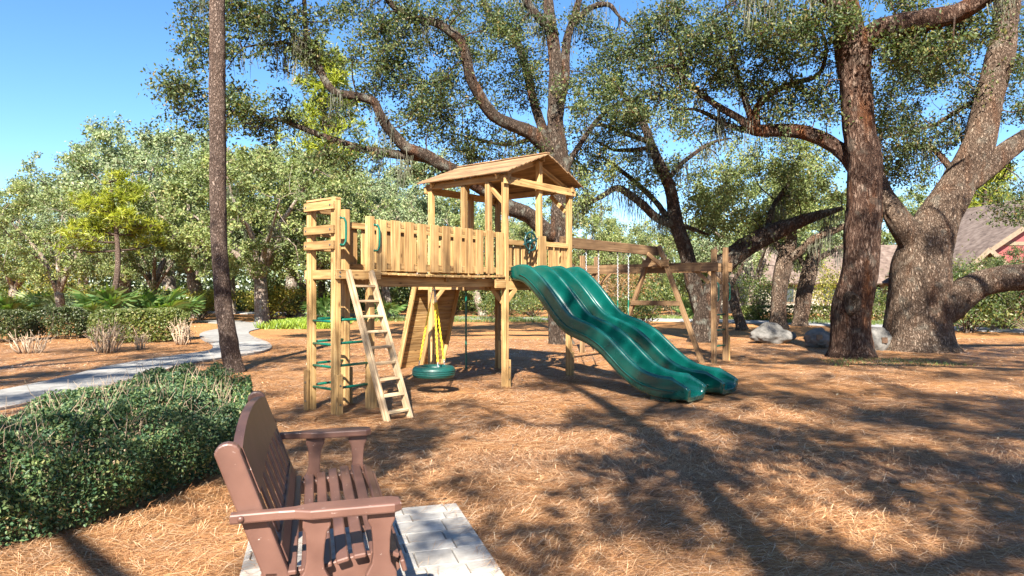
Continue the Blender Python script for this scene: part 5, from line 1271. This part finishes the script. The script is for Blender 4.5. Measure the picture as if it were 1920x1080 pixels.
for k, (pts, lab, seed) in enumerate((
        ([(-16.6, 20.6), (-16.0, 20.0), (-15.2, 20.1), (-14.9, 20.8), (-15.3, 21.4), (-16.2, 21.4)], "dark clipped shrub nearest the left edge of the picture", 73),
        ([(-15.8, 22.0), (-15.2, 21.5), (-14.4, 21.5), (-14.0, 22.1), (-14.4, 22.8), (-15.4, 22.8)], "dark clipped shrub in the middle of the row of three", 74),
        ([(-14.5, 22.5), (-14.1, 22.1), (-13.6, 22.2), (-13.4, 22.7), (-13.8, 23.1), (-14.3, 23.0)], "smallest dark clipped shrub of the row of three", 75))):
    hedge("clipped_shrub", pts, (0.95, 0.98, 0.72)[k], 0.085, (7500, 7500, 4500)[k], (m_box_dark, m_box_dark, m_box_dark)[k], lab, seed, "dark clipped shrubs left of the path", rough=0.04, stems=26, cat="shrub", open_base=0.12)
# low hedge behind the boulders
hedge("hedge", [(12.5, 34.8), (18, 33.0), (24, 31.4), (24.3, 32.4), (18, 34.2), (12.7, 36)], 0.75, 0.12, 13000, m_box, "low green hedge running behind the boulders and pale trunks", 76, rough=0.06, stems=30)

def bush(xpx, d, wd, h, mat, label, seed, n=2600, leaf=0.13, group="shrubs at the edge of the woods"):
    rng = np.random.default_rng(seed); p = px(xpx, CY, d); root = tag(empty("shrub", (p[0], p[1], 0)), label, "shrub", group)
    ncl = 26; C = []; st = Acc()
    for _ in range(ncl):
        q = np.array([rng.normal() * wd * 0.28, rng.normal() * wd * 0.22, h * rng.uniform(0.25, 0.95)])
        C.append(q + rng.normal(size=(n // ncl, 3)) * np.array([wd, wd, h]) * 0.1)
        st.add(*tube(np.array([[rng.normal() * 0.08, rng.normal() * 0.08, -0.05, 0.02], [*(q * np.array([0.5, 0.5, 0.55])), 0.014], [*q, 0.006]]), 5, False))
    C = np.vstack(C); C[:, 2] = np.abs(C[:, 2]) + 0.02
    V_, Q_ = leaf_quads(C, leaf, rng, 0.5, 0.1, 0.5); link("foliage", mesh_np("foliage", V_, Q_), mat, root, WM[root]); link("stems", st.mesh("stems"), m_twig_dark, root, WM[root])
m_orange = leaf_mat("rusty_shrub_leaves", [(0, (0.12, 0.10, 0.03)), (0.5, (0.24, 0.13, 0.05)), (1.0, (0.34, 0.18, 0.08))], 0.5, 0.3)
m_yel = leaf_mat("yellowing_shrub_leaves", [(0, (0.10, 0.13, 0.02)), (0.5, (0.22, 0.21, 0.03)), (1.0, (0.36, 0.28, 0.05))], 0.5, 0.35)
for k, a in enumerate(((1205, 31, 2.6, 1.5, m_under, "dark green shrub behind the far leg of the A-frame"), (1160, 38, 3.5, 2.6, m_orange, "rust tinted shrub seen between the swing chains"), (1268, 40, 3.4, 2.4, m_under, "green shrub behind the cross bar of the A-frame"),
                       (1420, 36, 3.2, 2.3, m_under, "tall shrub left of the pale trunked oak"), (1550, 37, 3.0, 2.8, m_yel, "yellow leaved shrub between the right hand trunks"), (1655, 35, 2.6, 2.0, m_under, "shrub below the house eave behind the white boulder"),
                       (1790, 36, 4.2, 3.4, m_under, "tall shrub in front of the small porch gable"), (1815, 25, 3.2, 2.2, m_under, "dark shrub under the elbow of the thick limb"), (1880, 27, 4.0, 2.6, m_under, "broad shrub below the red gable"), (1945, 23, 3.0, 2.0, m_under, "shrub cut by the right edge of the picture"),
                       (505, 34, 2.4, 1.7, m_yel, "yellowish shrub at the foot of the many limbed oak"), (540, 37, 3.0, 1.6, m_under, "green shrub just left of the ladder tower"), (1000, 40, 3.6, 1.9, m_under, "green shrub between the tower legs"), (930, 36, 2.6, 1.6, m_under, "light shrub left of the near tower leg"),
                       (100, 38, 5.0, 3.0, m_yel, "olive shrub behind the pale palmettos"), (850, 44, 4.0, 2.2, m_under, "shrub behind the climbing wall"), (700, 42, 4.2, 2.0, m_under, "shrub behind the ladder"), (1110, 34, 2.6, 1.3, m_under, "low shrub under the swing beam"), (375, 36, 2.8, 1.5, m_yel, "small shrub seen left of the bare pine trunk"))):
    bush(*a, seed=300 + k)
# seas of leaves that read as one mass beyond the trees
def mass(name, label, y0, y1, x0, x1, h0, h1, n, leaf, mat, seed, arc=0.0):
    rng = np.random.default_rng(seed); x = rng.uniform(x0, x1, n); y = rng.uniform(y0, y1, n) + arc * (x / 60) ** 2 * -1
    hh = h0 + (h1 - h0) * (0.5 + 0.5 * vnoise(np.c_[x * 0.16, y * 0.1, np.zeros(n)], seed)) * (0.75 + 0.25 * vnoise(np.c_[x * 0.6, y * 0.4, np.zeros(n)], seed + 1))
    z = hh * rng.uniform(0, 1, n) ** 1.35; C = np.c_[x, y, z]
    C = C[(vnoise(C * 0.9, seed + 2) > -0.35) | (C[:, 2] < 2.6)]
    V_, Q_ = leaf_quads(C, leaf, rng, 0.6, 0.1, 0.4)
    tag(link(name, mesh_np(name, V_, Q_), mat), label, "woods" if name == "far_woods" else "undergrowth", kind="stuff")
mass("undergrowth", "tangled undergrowth along the foot of the tree line", 52, 60, -58, 60, 1.2, 3.8, 45000, 0.32, m_under, 401, 12)
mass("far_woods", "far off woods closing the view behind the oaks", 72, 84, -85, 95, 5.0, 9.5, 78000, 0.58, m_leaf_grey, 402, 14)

# palmettos
def frond_mesh(seed, blades=18, r=0.55):
    rng = np.random.default_rng(seed); V = []; Q = []; n = 0
    pl = 0.55
    # stalk
    Vv, Qq = tube(np.array([[0, 0, 0, 0.012], [0.0, 0.06, pl * 0.5, 0.009], [0, 0.18, pl, 0.007]]), 4, False); V.append(Vv); Q.append(Qq); n += len(Vv)
    o = np.array([0, 0.18, pl])
    for k in range(blades):
        a = (k / (blades - 1) - 0.5) * R(250); l = r * (0.75 + 0.25 * math.cos(a * 0.6)) * rng.uniform(0.9, 1.08)
        d = np.array([math.sin(a), 0.35 * math.cos(a) + 0.12, math.cos(a) * 0.9]); d /= np.linalg.norm(d)
        s = np.cross(d, [0, 1, 0.2]); s /= np.linalg.norm(s); wv = 0.036
        m = o + d * l * 0.55 + np.array([0, 0.02, 0]); e = o + d * l + np.array([0, 0.10, -0.06 * rng.uniform(0.3, 1.4)])
        V.append(np.array([o - s * 0.006, o + s * 0.006, m + s * wv, m - s * wv, e + s * 0.004, e - s * 0.004])); Q.append(np.array([[0, 1, 2, 3], [3, 2, 4, 5]]) + n); n += 6
    return mesh_np("frond", np.vstack(V), np.vstack(Q))
FR = [frond_mesh(1), frond_mesh(2), frond_mesh(3)]; FRP = [f.copy() for f in FR]
for f in FR: f.materials.append(m_palm)
for f in FRP: f.materials.append(m_palm_pale)
def palmetto(xpx, ypx, sc, label, seed, pale=False, n=9):
    rng = np.random.default_rng(seed); p = gpx(xpx, ypx); root = tag(empty("palmetto", tuple(p)), label, "palmetto", "palmettos at the edge of the lawn")
    for k in range(n):
        a = k * 2 * math.pi / n + rng.uniform(-0.3, 0.3); tilt = rng.uniform(0.02, 0.5)
        M = WM[root] @ Matrix.Rotation(a, 4, 'Z') @ Matrix.Rotation(-tilt, 4, 'X') @ Matrix.Scale(sc * 1.25 * rng.uniform(0.75, 1.15), 4)
        link("frond", (FRP if pale else FR)[k % 3], None, root, M)
for k, (x, y, sc, pale, lab) in enumerate((
        (205, 612, 1.55, False, "tallest dark palmetto, above the gap between the hedges"), (255, 607, 1.35, False, "palmetto behind the left part of the round hedge"), (300, 608, 1.35, False, "palmetto behind the middle of the round hedge"), (345, 606, 1.15, False, "palmetto at the right end of the round hedge"),
        (178, 613, 1.1, False, "low bright palmetto just right of the dark shrubs"), (15, 604, 1.3, False, "green palmetto at the far left edge"), (40, 601, 1.3, True, "pale palmetto left of the leaning oak, first of the row"), (72, 600, 1.3, True, "pale palmetto second in the row behind the dark shrubs"), (104, 601, 1.25, True, "pale palmetto nearest the leaning oak trunk"),
        (607, 606, 1.15, False, "small palmetto seen between the ladder tower posts"), (1300, 605, 1.0, False, "small palmetto beside the A-frame leg"), (725, 600, 1.0, False, "small palmetto seen behind the ladder"))):
    palmetto(x, y, sc, lab, 500 + k, pale)

# cut back, leafless shrubs
def stub(xpx, ypx, r, h, n, label, seed, leafy=0):
    rng = np.random.default_rng(seed); p = gpx(xpx, ypx); root = tag(empty("pruned_shrub", tuple(p)), label, "shrub", "cut back shrubs in the straw"); st = Acc()
    for _ in range(n):
        a = rng.uniform(0, 2 * math.pi); b = np.array([math.cos(a), math.sin(a), 0]) * r * rng.uniform(0.1, 0.5); e = b * rng.uniform(1.6, 2.4) + np.array([0, 0, h * rng.uniform(0.5, 1)])
        st.add(*tube(np.array([[*b, 0.013], [*((b + e) / 2 + rng.normal(size=3) * 0.03), 0.011], [*e, 0.008]]) + np.array([0, 0, -0.03, 0]), 5))
        for _ in range(2):
            f = e + rng.normal(size=3) * 0.09 + np.array([0, 0, 0.05]); m = b + (e - b) * rng.uniform(0.5, 0.9)
            st.add(*tube(np.array([[*m, 0.007], [*f, 0.004]]), 4))
    link("stems", st.mesh("stems"), m_twig, root, WM[root])
    if leafy:
        C = rng.normal(size=(leafy, 3)) * np.array([r, r, h * 0.4]) * 0.6 + np.array([0, 0, h * 0.7]); V_, Q_ = leaf_quads(C[C[:, 2] > 0.03], 0.05, rng); link("foliage", mesh_np("foliage", V_, Q_), m_litter, root, WM[root])
stub(57, 662, 0.5, 0.42, 34, "spiky cut back shrub of bare pale stems near the left edge", 601)
stub(200, 661, 0.42, 0.72, 40, "dry twiggy shrub in front of the round hedge", 602, 420)
stub(342, 646, 0.36, 0.62, 36, "dry shrub at the right foot of the round hedge", 603, 320)
stub(265, 654, 0.25, 0.4, 16, "little leafy sprig between the two dry shrubs", 604, 120)
stub(25, 640, 0.2, 0.75, 14, "thin bare pale twigs before the dark shrub at the left edge", 605)

# ------------------------------------------------------------------ bright groundcover and grass
def blades(name, label, polys, n, hgt, mat, seed, wd=0.02, cat="grass"):
    rng = np.random.default_rng(seed); A = []
    for poly in polys:
        q = np.array(poly); P = rng.uniform(q.min(0), q.max(0), (n * 3, 2)); A.append(P[in_poly(P, poly)][: n])
    P = np.vstack(A); P = P[vnoise(np.c_[P * 1.1, np.zeros(len(P))], seed) > -0.45]; b = np.c_[P, np.full(len(P), -0.02)]
    e = b + np.c_[rng.normal(size=(len(P), 2)) * hgt * 0.4, hgt * rng.uniform(0.5, 1.1, len(P))]
    V_, Q_ = blade_quads(b, e, wd, rng); tag(link(name, mesh_np(name, V_, Q_), mat), label, cat, kind="stuff")
blades("groundcover", "bright yellow green groundcover beside the bend of the path", [[(-10.4, 27.2), (-7.3, 27.6), (-7.6, 32), (-10.2, 33)]], 7000, 0.3, m_cover, 701, 0.05)
blades("grass", "patches of lawn along the asphalt lane and under the trees", [[(4, 38), (12, 35.5), (14, 40), (5, 42)], [(13, 31.5), (22, 27), (24, 30.5), (13, 36)], [(23, 22.5), (34, 18.5), (36, 22), (26, 26)], [(-30, 27), (-22, 26), (-20, 31), (-32, 34)], [(-8, 34), (2, 33), (3, 38), (-9, 40)]], 5200, 0.16, m_grass, 702, 0.03)
blades("weed_sprigs", "sparse green weeds at the foot of the rusty oak", [[(6.6, 13.8), (9.6, 13.9), (9.3, 15.4), (7, 15.3)]], 700, 0.07, m_grass, 703, 0.012, "weeds")

# ------------------------------------------------------------------ boulders
def boulder(xc, yb, wpx, hpx, depth_ratio, label, seed, plaque=None, M_=None):
    p = gpx(xc, yb); d = p[1]; W_ = wpx / FPX * d; H_ = hpx / FPX * d
    bm = bmesh.new(); bmesh.ops.create_icosphere(bm, subdivisions=5, radius=1.0)
    co = np.array([v.co for v in bm.verts]); q = co.copy()
    f = 1 + 0.22 * vnoise(q * 1.3 + seed, seed) + 0.10 * vnoise(q * 3 + seed, seed + 1) + 0.045 * vnoise(q * 7.5, seed + 2) + 0.02 * vnoise(q * 16, seed + 3)
    # facet: clip by a few planes
    rr = np.random.default_rng(seed)
    C = co * f[:, None]
    for _ in range(7):
        nn = rnd_dirs(1, rr, 0.4)[0]; lim = rr.uniform(0.72, 0.95); over = np.clip(C @ nn - lim, 0, None); C -= nn * over[:, None] * 0.85
    C = C * np.array([W_ / 2, W_ / 2 * depth_ratio, H_ * 0.62]); C[:, 2] += H_ * 0.40
    for v, c in zip(bm.verts, C): v.co = c
    for f_ in bm.faces: f_.smooth = True
    me = bpy.data.meshes.new("stone"); bm.to_mesh(me); bm.free()
    root = tag(empty("boulder", tuple(p)), label, "boulder", "boulders beside the oaks"); link("stone", me, m_rock, root, WM[root])
    if plaque:
        x, z, s = plaque
        k = np.argmin(np.abs(C[:, 0] - x) + np.abs(C[:, 2] - z) + (C[:, 1] > 0) * 9); y = C[k, 1]
        board("plaque", (x - s / 2, y - 0.012, z), (x + s / 2, y - 0.012, z), 0.05, s, root, m_plaque, (0, 0.12, 1), WM[root], 0.006)
boulder(1446, 643, 76, 34, 0.7, "weathered grey boulder without a plaque, next to the monkey bars", 811)
boulder(1534, 650, 56, 36, 0.8, "grey boulder with a square bronze plaque beside the rusty oak", 812, (-0.12, 0.28, 0.15))
boulder(1645, 655, 58, 42, 0.8, "pale boulder between the rusty oak and the massive oak", 813, (0.03, 0.26, 0.15))

# knot on the rusty oak's trunk is a healed limb scar
def knot():
    oak = [o for o in bpy.data.objects if o.get("label", "").startswith("tall upright oak")][0]
    c = px(1582, 568, 15.9); c[1] -= 0.44
    V = []; m, n = 10, 28
    prof = [(0.0, -0.035), (0.25, -0.03), (0.55, -0.02), (0.78, 0.0), (0.92, 0.03), (1.05, 0.035), (1.2, 0.0), (1.35, -0.06), (1.5, -0.14)]
    for r_, h_ in prof:
        for k in range(n):
            a = 2 * math.pi * k / n; wob = 1 + 0.08 * math.sin(3 * a + 1)
            V.append((0.13 * r_ * wob * math.cos(a), -h_ * 1.2, 0.20 * r_ * wob * math.sin(a)))
    V = np.array(V); i = np.arange(len(prof) - 1)[:, None] * n; j = np.arange(n)[None, :]; Q = np.stack([i + j, i + (j + 1) % n, i + n + (j + 1) % n, i + n + j], -1).reshape(-1, 4)
    link("knot", mesh_np("knot", V, Q, True), m_oak, oak, Matrix.Translation(Vector(c)) @ Matrix.Rotation(R(-14), 4, 'Z'))
knot()

# ------------------------------------------------------------------ the house behind the oaks
m_siding, nt_, b_ = newmat("red_lap_siding"); mp_ = mapping(nt_, 'Object', (1, 1, 1))
wv = N(nt_, "ShaderNodeTexWave", wave_type='BANDS', bands_direction='Z', wave_profile='SAW'); wv.inputs["Scale"].default_value = 1.2; wv.inputs["Distortion"].default_value = 0.0
nt_.links.new(mp_.outputs[0], wv.inputs["Vector"])
rr_ = ramp(nt_, [(0.0, (0.10, 0.022, 0.024)), (0.12, (0.19, 0.045, 0.045)), (1.0, (0.20, 0.05, 0.05))]); nt_.links.new(wv.outputs["Fac"], rr_.inputs[0]); nt_.links.new(rr_.outputs[0], b_.inputs["Base Color"])
b_.inputs["Roughness"].default_value = 0.6; bump(nt_, b_, wv.outputs["Fac"], 0.5, 0.02)
m_shingle, nt_, b_ = newmat("brown_shingles"); mp_ = mapping(nt_, 'UV' if False else 'Object', (1, 1, 1.6))
bk = N(nt_, "ShaderNodeTexNoise"); bk.inputs["Scale"].default_value = 3.2; bk.inputs["Detail"].default_value = 6; nt_.links.new(mp_.outputs[0], bk.inputs["Vector"])
rr_ = ramp(nt_, [(0.3, (0.06, 0.04, 0.031)), (0.5, (0.11, 0.078, 0.062)), (0.7, (0.155, 0.118, 0.097))]); nt_.links.new(bk.outputs["Fac"], rr_.inputs[0]); nt_.links.new(rr_.outputs[0], b_.inputs["Base Color"]); b_.inputs["Roughness"].default_value = 0.95
m_trim = plain("tan_trim", (0.17, 0.13, 0.09), 0.7, 0, 0.3, 0.15, 0, 6)
m_wall = plain("cream_wall", (0.28, 0.25, 0.2), 0.8, 0, 0.2, 0.1, 0, 4)
m_glass = plain("window_glass", (0.03, 0.04, 0.045), 0.08, 0, 0.8)
HX = Matrix.Translation(Vector((26.0, 47.0, 0)))
house = tag(empty("house", M=HX), "low house with brown shingle roof and a dark red gable behind the oaks", "house")
def slab_roof(name, x0, x1, y0, y1, z0, z1, parent, M, over=0.5, th=0.12, n=7):
    """two slopes with a ridge along x; courses of shingles step up the slope"""
    r = empty(name, parent=parent, M=M); ym = (y0 + y1) / 2
    for s, ye in ((-1, y0 - over), (1, y1 + over)):
        L = math.hypot(ym - ye, z1 - z0); ux = (ym - ye) / L; uz = (z1 - z0) / L
        for k in range(n):
            m = (k + 0.5) / n; c = np.array([ye + (ym - ye) * m, z0 + (z1 - z0) * m])
            up = np.array([-uz * (1 if ux > 0 else -1), abs(ux)]) ; up = up + 0.05 * np.array([-ux, -uz])
            board("shingle_course", (x0 - over, c[0], c[1]), (x1 + over, c[0], c[1]), L / n + 0.06, th, r, m_shingle, (0, up[0], up[1]), M, 0)
    return r
board("wall", (-11.5, 0.1, 1.05), (9, 0.1, 1.05), 0.2, 2.2, house, m_wall, (0, 0, 1), HX, 0)
board("wall", (-11.5, 7, 1.05), (9, 7, 1.05), 0.2, 2.2, house, m_wall, (0, 0, 1), HX, 0)
for x in (-11.6, 9.1): board("wall", (x, 0.1, 1.05), (x, 7, 1.05), 0.2, 2.2, house, m_wall, (0, 0, 1), HX, 0)
slab_roof("roof", -11.5, 9, 0, 7.2, 2.05, 4.9, house, HX)
for x in (-10.2, -7.6, -4.4, -1.6):
    wn = board("window", (x, -0.03, 1.3), (x + 1.3, -0.03, 1.3), 0.06, 1.2, house, m_trim, (0, 0, 1), HX, 0)
    board("pane", (x + 0.08, -0.075, 1.3), (x + 0.62, -0.075, 1.3), 0.03, 1.04, wn, m_glass, (0, 0, 1), HX, 0)
    board("pane", (x + 0.68, -0.075, 1.3), (x + 1.22, -0.075, 1.3), 0.03, 1.04, wn, m_glass, (0, 0, 1), HX, 0)
# red gabled wing that comes forward on the right
def gable(name, xc, yf, half, ze, zr, depth, wallmat, ov, over_y=0.55):
    g = empty(name, parent=house, M=HX)
    bm = bmesh.new(); o = [(xc - half, -0.05), (xc + half, -0.05), (xc + half, ze), (xc, zr), (xc - half, ze)]
    a = [bm.verts.new((x, yf, z)) for x, z in o]; b = [bm.verts.new((x, yf + depth, z)) for x, z in o]; n = len(o)
    bm.faces.new(a); bm.faces.new(list(reversed(b)))
    for k in range(n): bm.faces.new((a[(k + 1) % n], a[k], b[k], b[(k + 1) % n]))
    bmesh.ops.recalc_face_normals(bm, faces=bm.faces); me = bpy.data.meshes.new("wall"); bm.to_mesh(me); bm.free(); link("wall", me, wallmat, g, HX)
    sl = (zr - ze) / half
    for s in (-1, 1):
        e = (xc + s * (half + ov), ze - sl * ov + 0.09); t_ = (xc + s * 0.0, zr + 0.09)
        mid = ((e[0] + t_[0]) / 2, (e[1] + t_[1]) / 2); L = math.hypot(e[0] - t_[0], e[1] - t_[1])
        board("roof_slope", (mid[0], yf - over_y, mid[1]), (mid[0], yf + depth + 0.1, mid[1]), L, 0.12, g, m_shingle, (sl * s, 0, 1), HX, 0)
        board("rake_board", (e[0], yf - over_y - 0.03, e[1] - 0.1), (t_[0], yf - over_y - 0.03, t_[1] - 0.1), 0.05, 0.26, g, m_trim, (0, 0, 1), HX, 0)
        for q in (0.25, 0.6): board("bracket", (e[0] + (t_[0] - e[0]) * q, yf - over_y, e[1] + (t_[1] - e[1]) * q - 0.12), (e[0] + (t_[0] - e[0]) * q, yf, e[1] + (t_[1] - e[1]) * q - 0.5), 0.1, 0.1, g, m_trim, (0, 0, 1), HX, 0)
    board("band", (xc - half + 0.02, yf - 0.03, ze + 0.05), (xc + half - 0.02, yf - 0.03, ze + 0.05), 0.05, 0.22, g, m_trim, (0, 0, 1), HX, 0)
    return g
gable("gable_wing", 7.2, -7.0, 4.6, 4.3, 7.4, 9.0, m_siding, 0.9)
gable("porch", 1.15, -8.0, 1.2, 2.8, 3.9, 7.0, m_wall, 0.4, 0.7)

# ------------------------------------------------------------------ loose straw and leaf litter
def straw(n, seed, ya, yb, pw, wk, bent):
    rng = np.random.default_rng(seed)
    y = ya + (yb - ya) * rng.uniform(size=n) ** pw; x = rng.uniform(-0.86, 0.86, n) * (y + 0.4)
    P = np.c_[x, y]
    path_d = poly_dist(P, [(p[0], p[1]) for p in path_mid] + [(p[0], p[1]) for p in reversed(path_mid)])
    Mi = np.array(BM.inverted()); lx = Mi[0, 0] * x + Mi[0, 1] * y + Mi[0, 3]; ly = Mi[1, 0] * x + Mi[1, 1] * y + Mi[1, 3]
    on_pad = (lx > px0) & (lx < px1) & (ly > py0) & (ly < py1)
    edge = np.minimum(np.minimum(lx - px0, px1 - lx), np.minimum(ly - py0, py1 - ly))
    patch = vnoise(np.c_[P * 0.55, np.full(n, 0.3)], 77) * 0.5 + vnoise(np.c_[P * 1.7, np.full(n, 1.3)], 78) * 0.35
    keep = ((path_d > 0.74) | ((path_d > 0.5) & (rng.uniform(size=n) < 0.16))) & (rng.uniform(size=n) < 0.85 + patch) & (~on_pad | (rng.uniform(size=n) < np.where(edge < 0.08, 0.3, 0.035)))
    P = P[keep]; on_pad = on_pad[keep]; on_path = path_d[keep] <= 0.80; y = P[:, 1]; n = len(P)
    a = rng.normal(size=n) * 0.75 + vnoise(np.c_[P * 0.8, np.zeros(n)], seed) * 2.0
    L = rng.uniform(0.10, 0.24, n); w_ = np.maximum(0.0008, wk * y) * rng.uniform(0.8, 1.4, n)
    d = np.c_[np.cos(a), np.sin(a)]; s = np.c_[-d[:, 1], d[:, 0]]
    z = np.where(on_pad | on_path, 0.034, ground_z(P[:, 0], P[:, 1])) + 0.004 + np.abs(rng.normal(size=n)) * 0.008
    rise = np.abs(rng.normal(size=n)) * 0.018; bend = rng.normal(size=n) * 0.12
    p0 = np.c_[P - d * L[:, None] / 2, z]; p2 = np.c_[P + d * L[:, None] / 2 + s * (bend * L)[:, None], z + rise * (rng.uniform(size=n) < 0.25)]
    p1 = np.c_[P, z + rise]
    sw = np.c_[s * w_[:, None], np.zeros(n)]
    if not bent:
        p2[:, 2] = z + rise * 0.5
        return np.stack([p0 - sw * 0.7, p0 + sw * 0.7, p2 + sw * 0.7, p2 - sw * 0.7], 1).reshape(-1, 3), np.arange(4 * n).reshape(-1, 4)
    V = np.stack([p0 - sw * 0.4, p0 + sw * 0.4, p1 + sw, p1 - sw, p2 + sw * 0.3, p2 - sw * 0.3], 1).reshape(-1, 3)
    b = np.arange(n)[:, None] * 6
    Q = np.stack([b + np.array([[0, 1, 2, 3]]), b + np.array([[3, 2, 4, 5]])], 1).reshape(-1, 4)
    return V, Q
sa = Acc(); sa.add(*straw(120000, 901, 1.7, 6.5, 1.25, 0.00028, True)); sa.add(*straw(215000, 903, 5.5, 22.0, 1.5, 0.00036, False))
tag(link("pine_straw", sa.mesh("pine_straw", False), m_straw), "loose pine needles strewn over the mulch and the paver edges", "pine straw", kind="stuff")
rng = np.random.default_rng(902); n = 420
y = 2.0 + 15 * rng.uniform(size=n) ** 1.3; x = rng.uniform(-0.45, 0.86, n) * y
C = np.c_[x, y, ground_z(x, y) + 0.015]
V_, Q_ = leaf_quads(C, 0.042, rng, 0.45, 0, 3.0)
tag(link("leaf_litter", mesh_np("leaf_litter", V_, Q_), m_litter), "pale dry oak leaves scattered on the pine straw", "leaves", kind="stuff")

# fallen twigs and pine cones
rng = np.random.default_rng(905); tw = Acc()
for _ in range(170):
    y = 2.2 + 14 * rng.uniform() ** 1.4; x = rng.uniform(-0.4, 0.84) * y; a = rng.uniform(0, 2 * math.pi); l = rng.uniform(0.06, 0.3)
    z = float(ground_z(x, y)) + 0.014; r_ = rng.uniform(0.002, 0.005); d = np.array([math.cos(a), math.sin(a), 0])
    p = np.array([x, y, z]); m = p + d * l * 0.5 + rng.normal(size=3) * np.array([0.02, 0.02, 0.004]); e = p + d * l
    tw.add(*tube(np.array([[*p, r_], [*m, r_ * 0.9], [*e, r_ * 0.5]]), 5))
tag(link("fallen_twigs", tw.mesh("fallen_twigs"), m_twig_dark), "short dead twigs lying about on the pine straw", "twigs", kind="stuff")
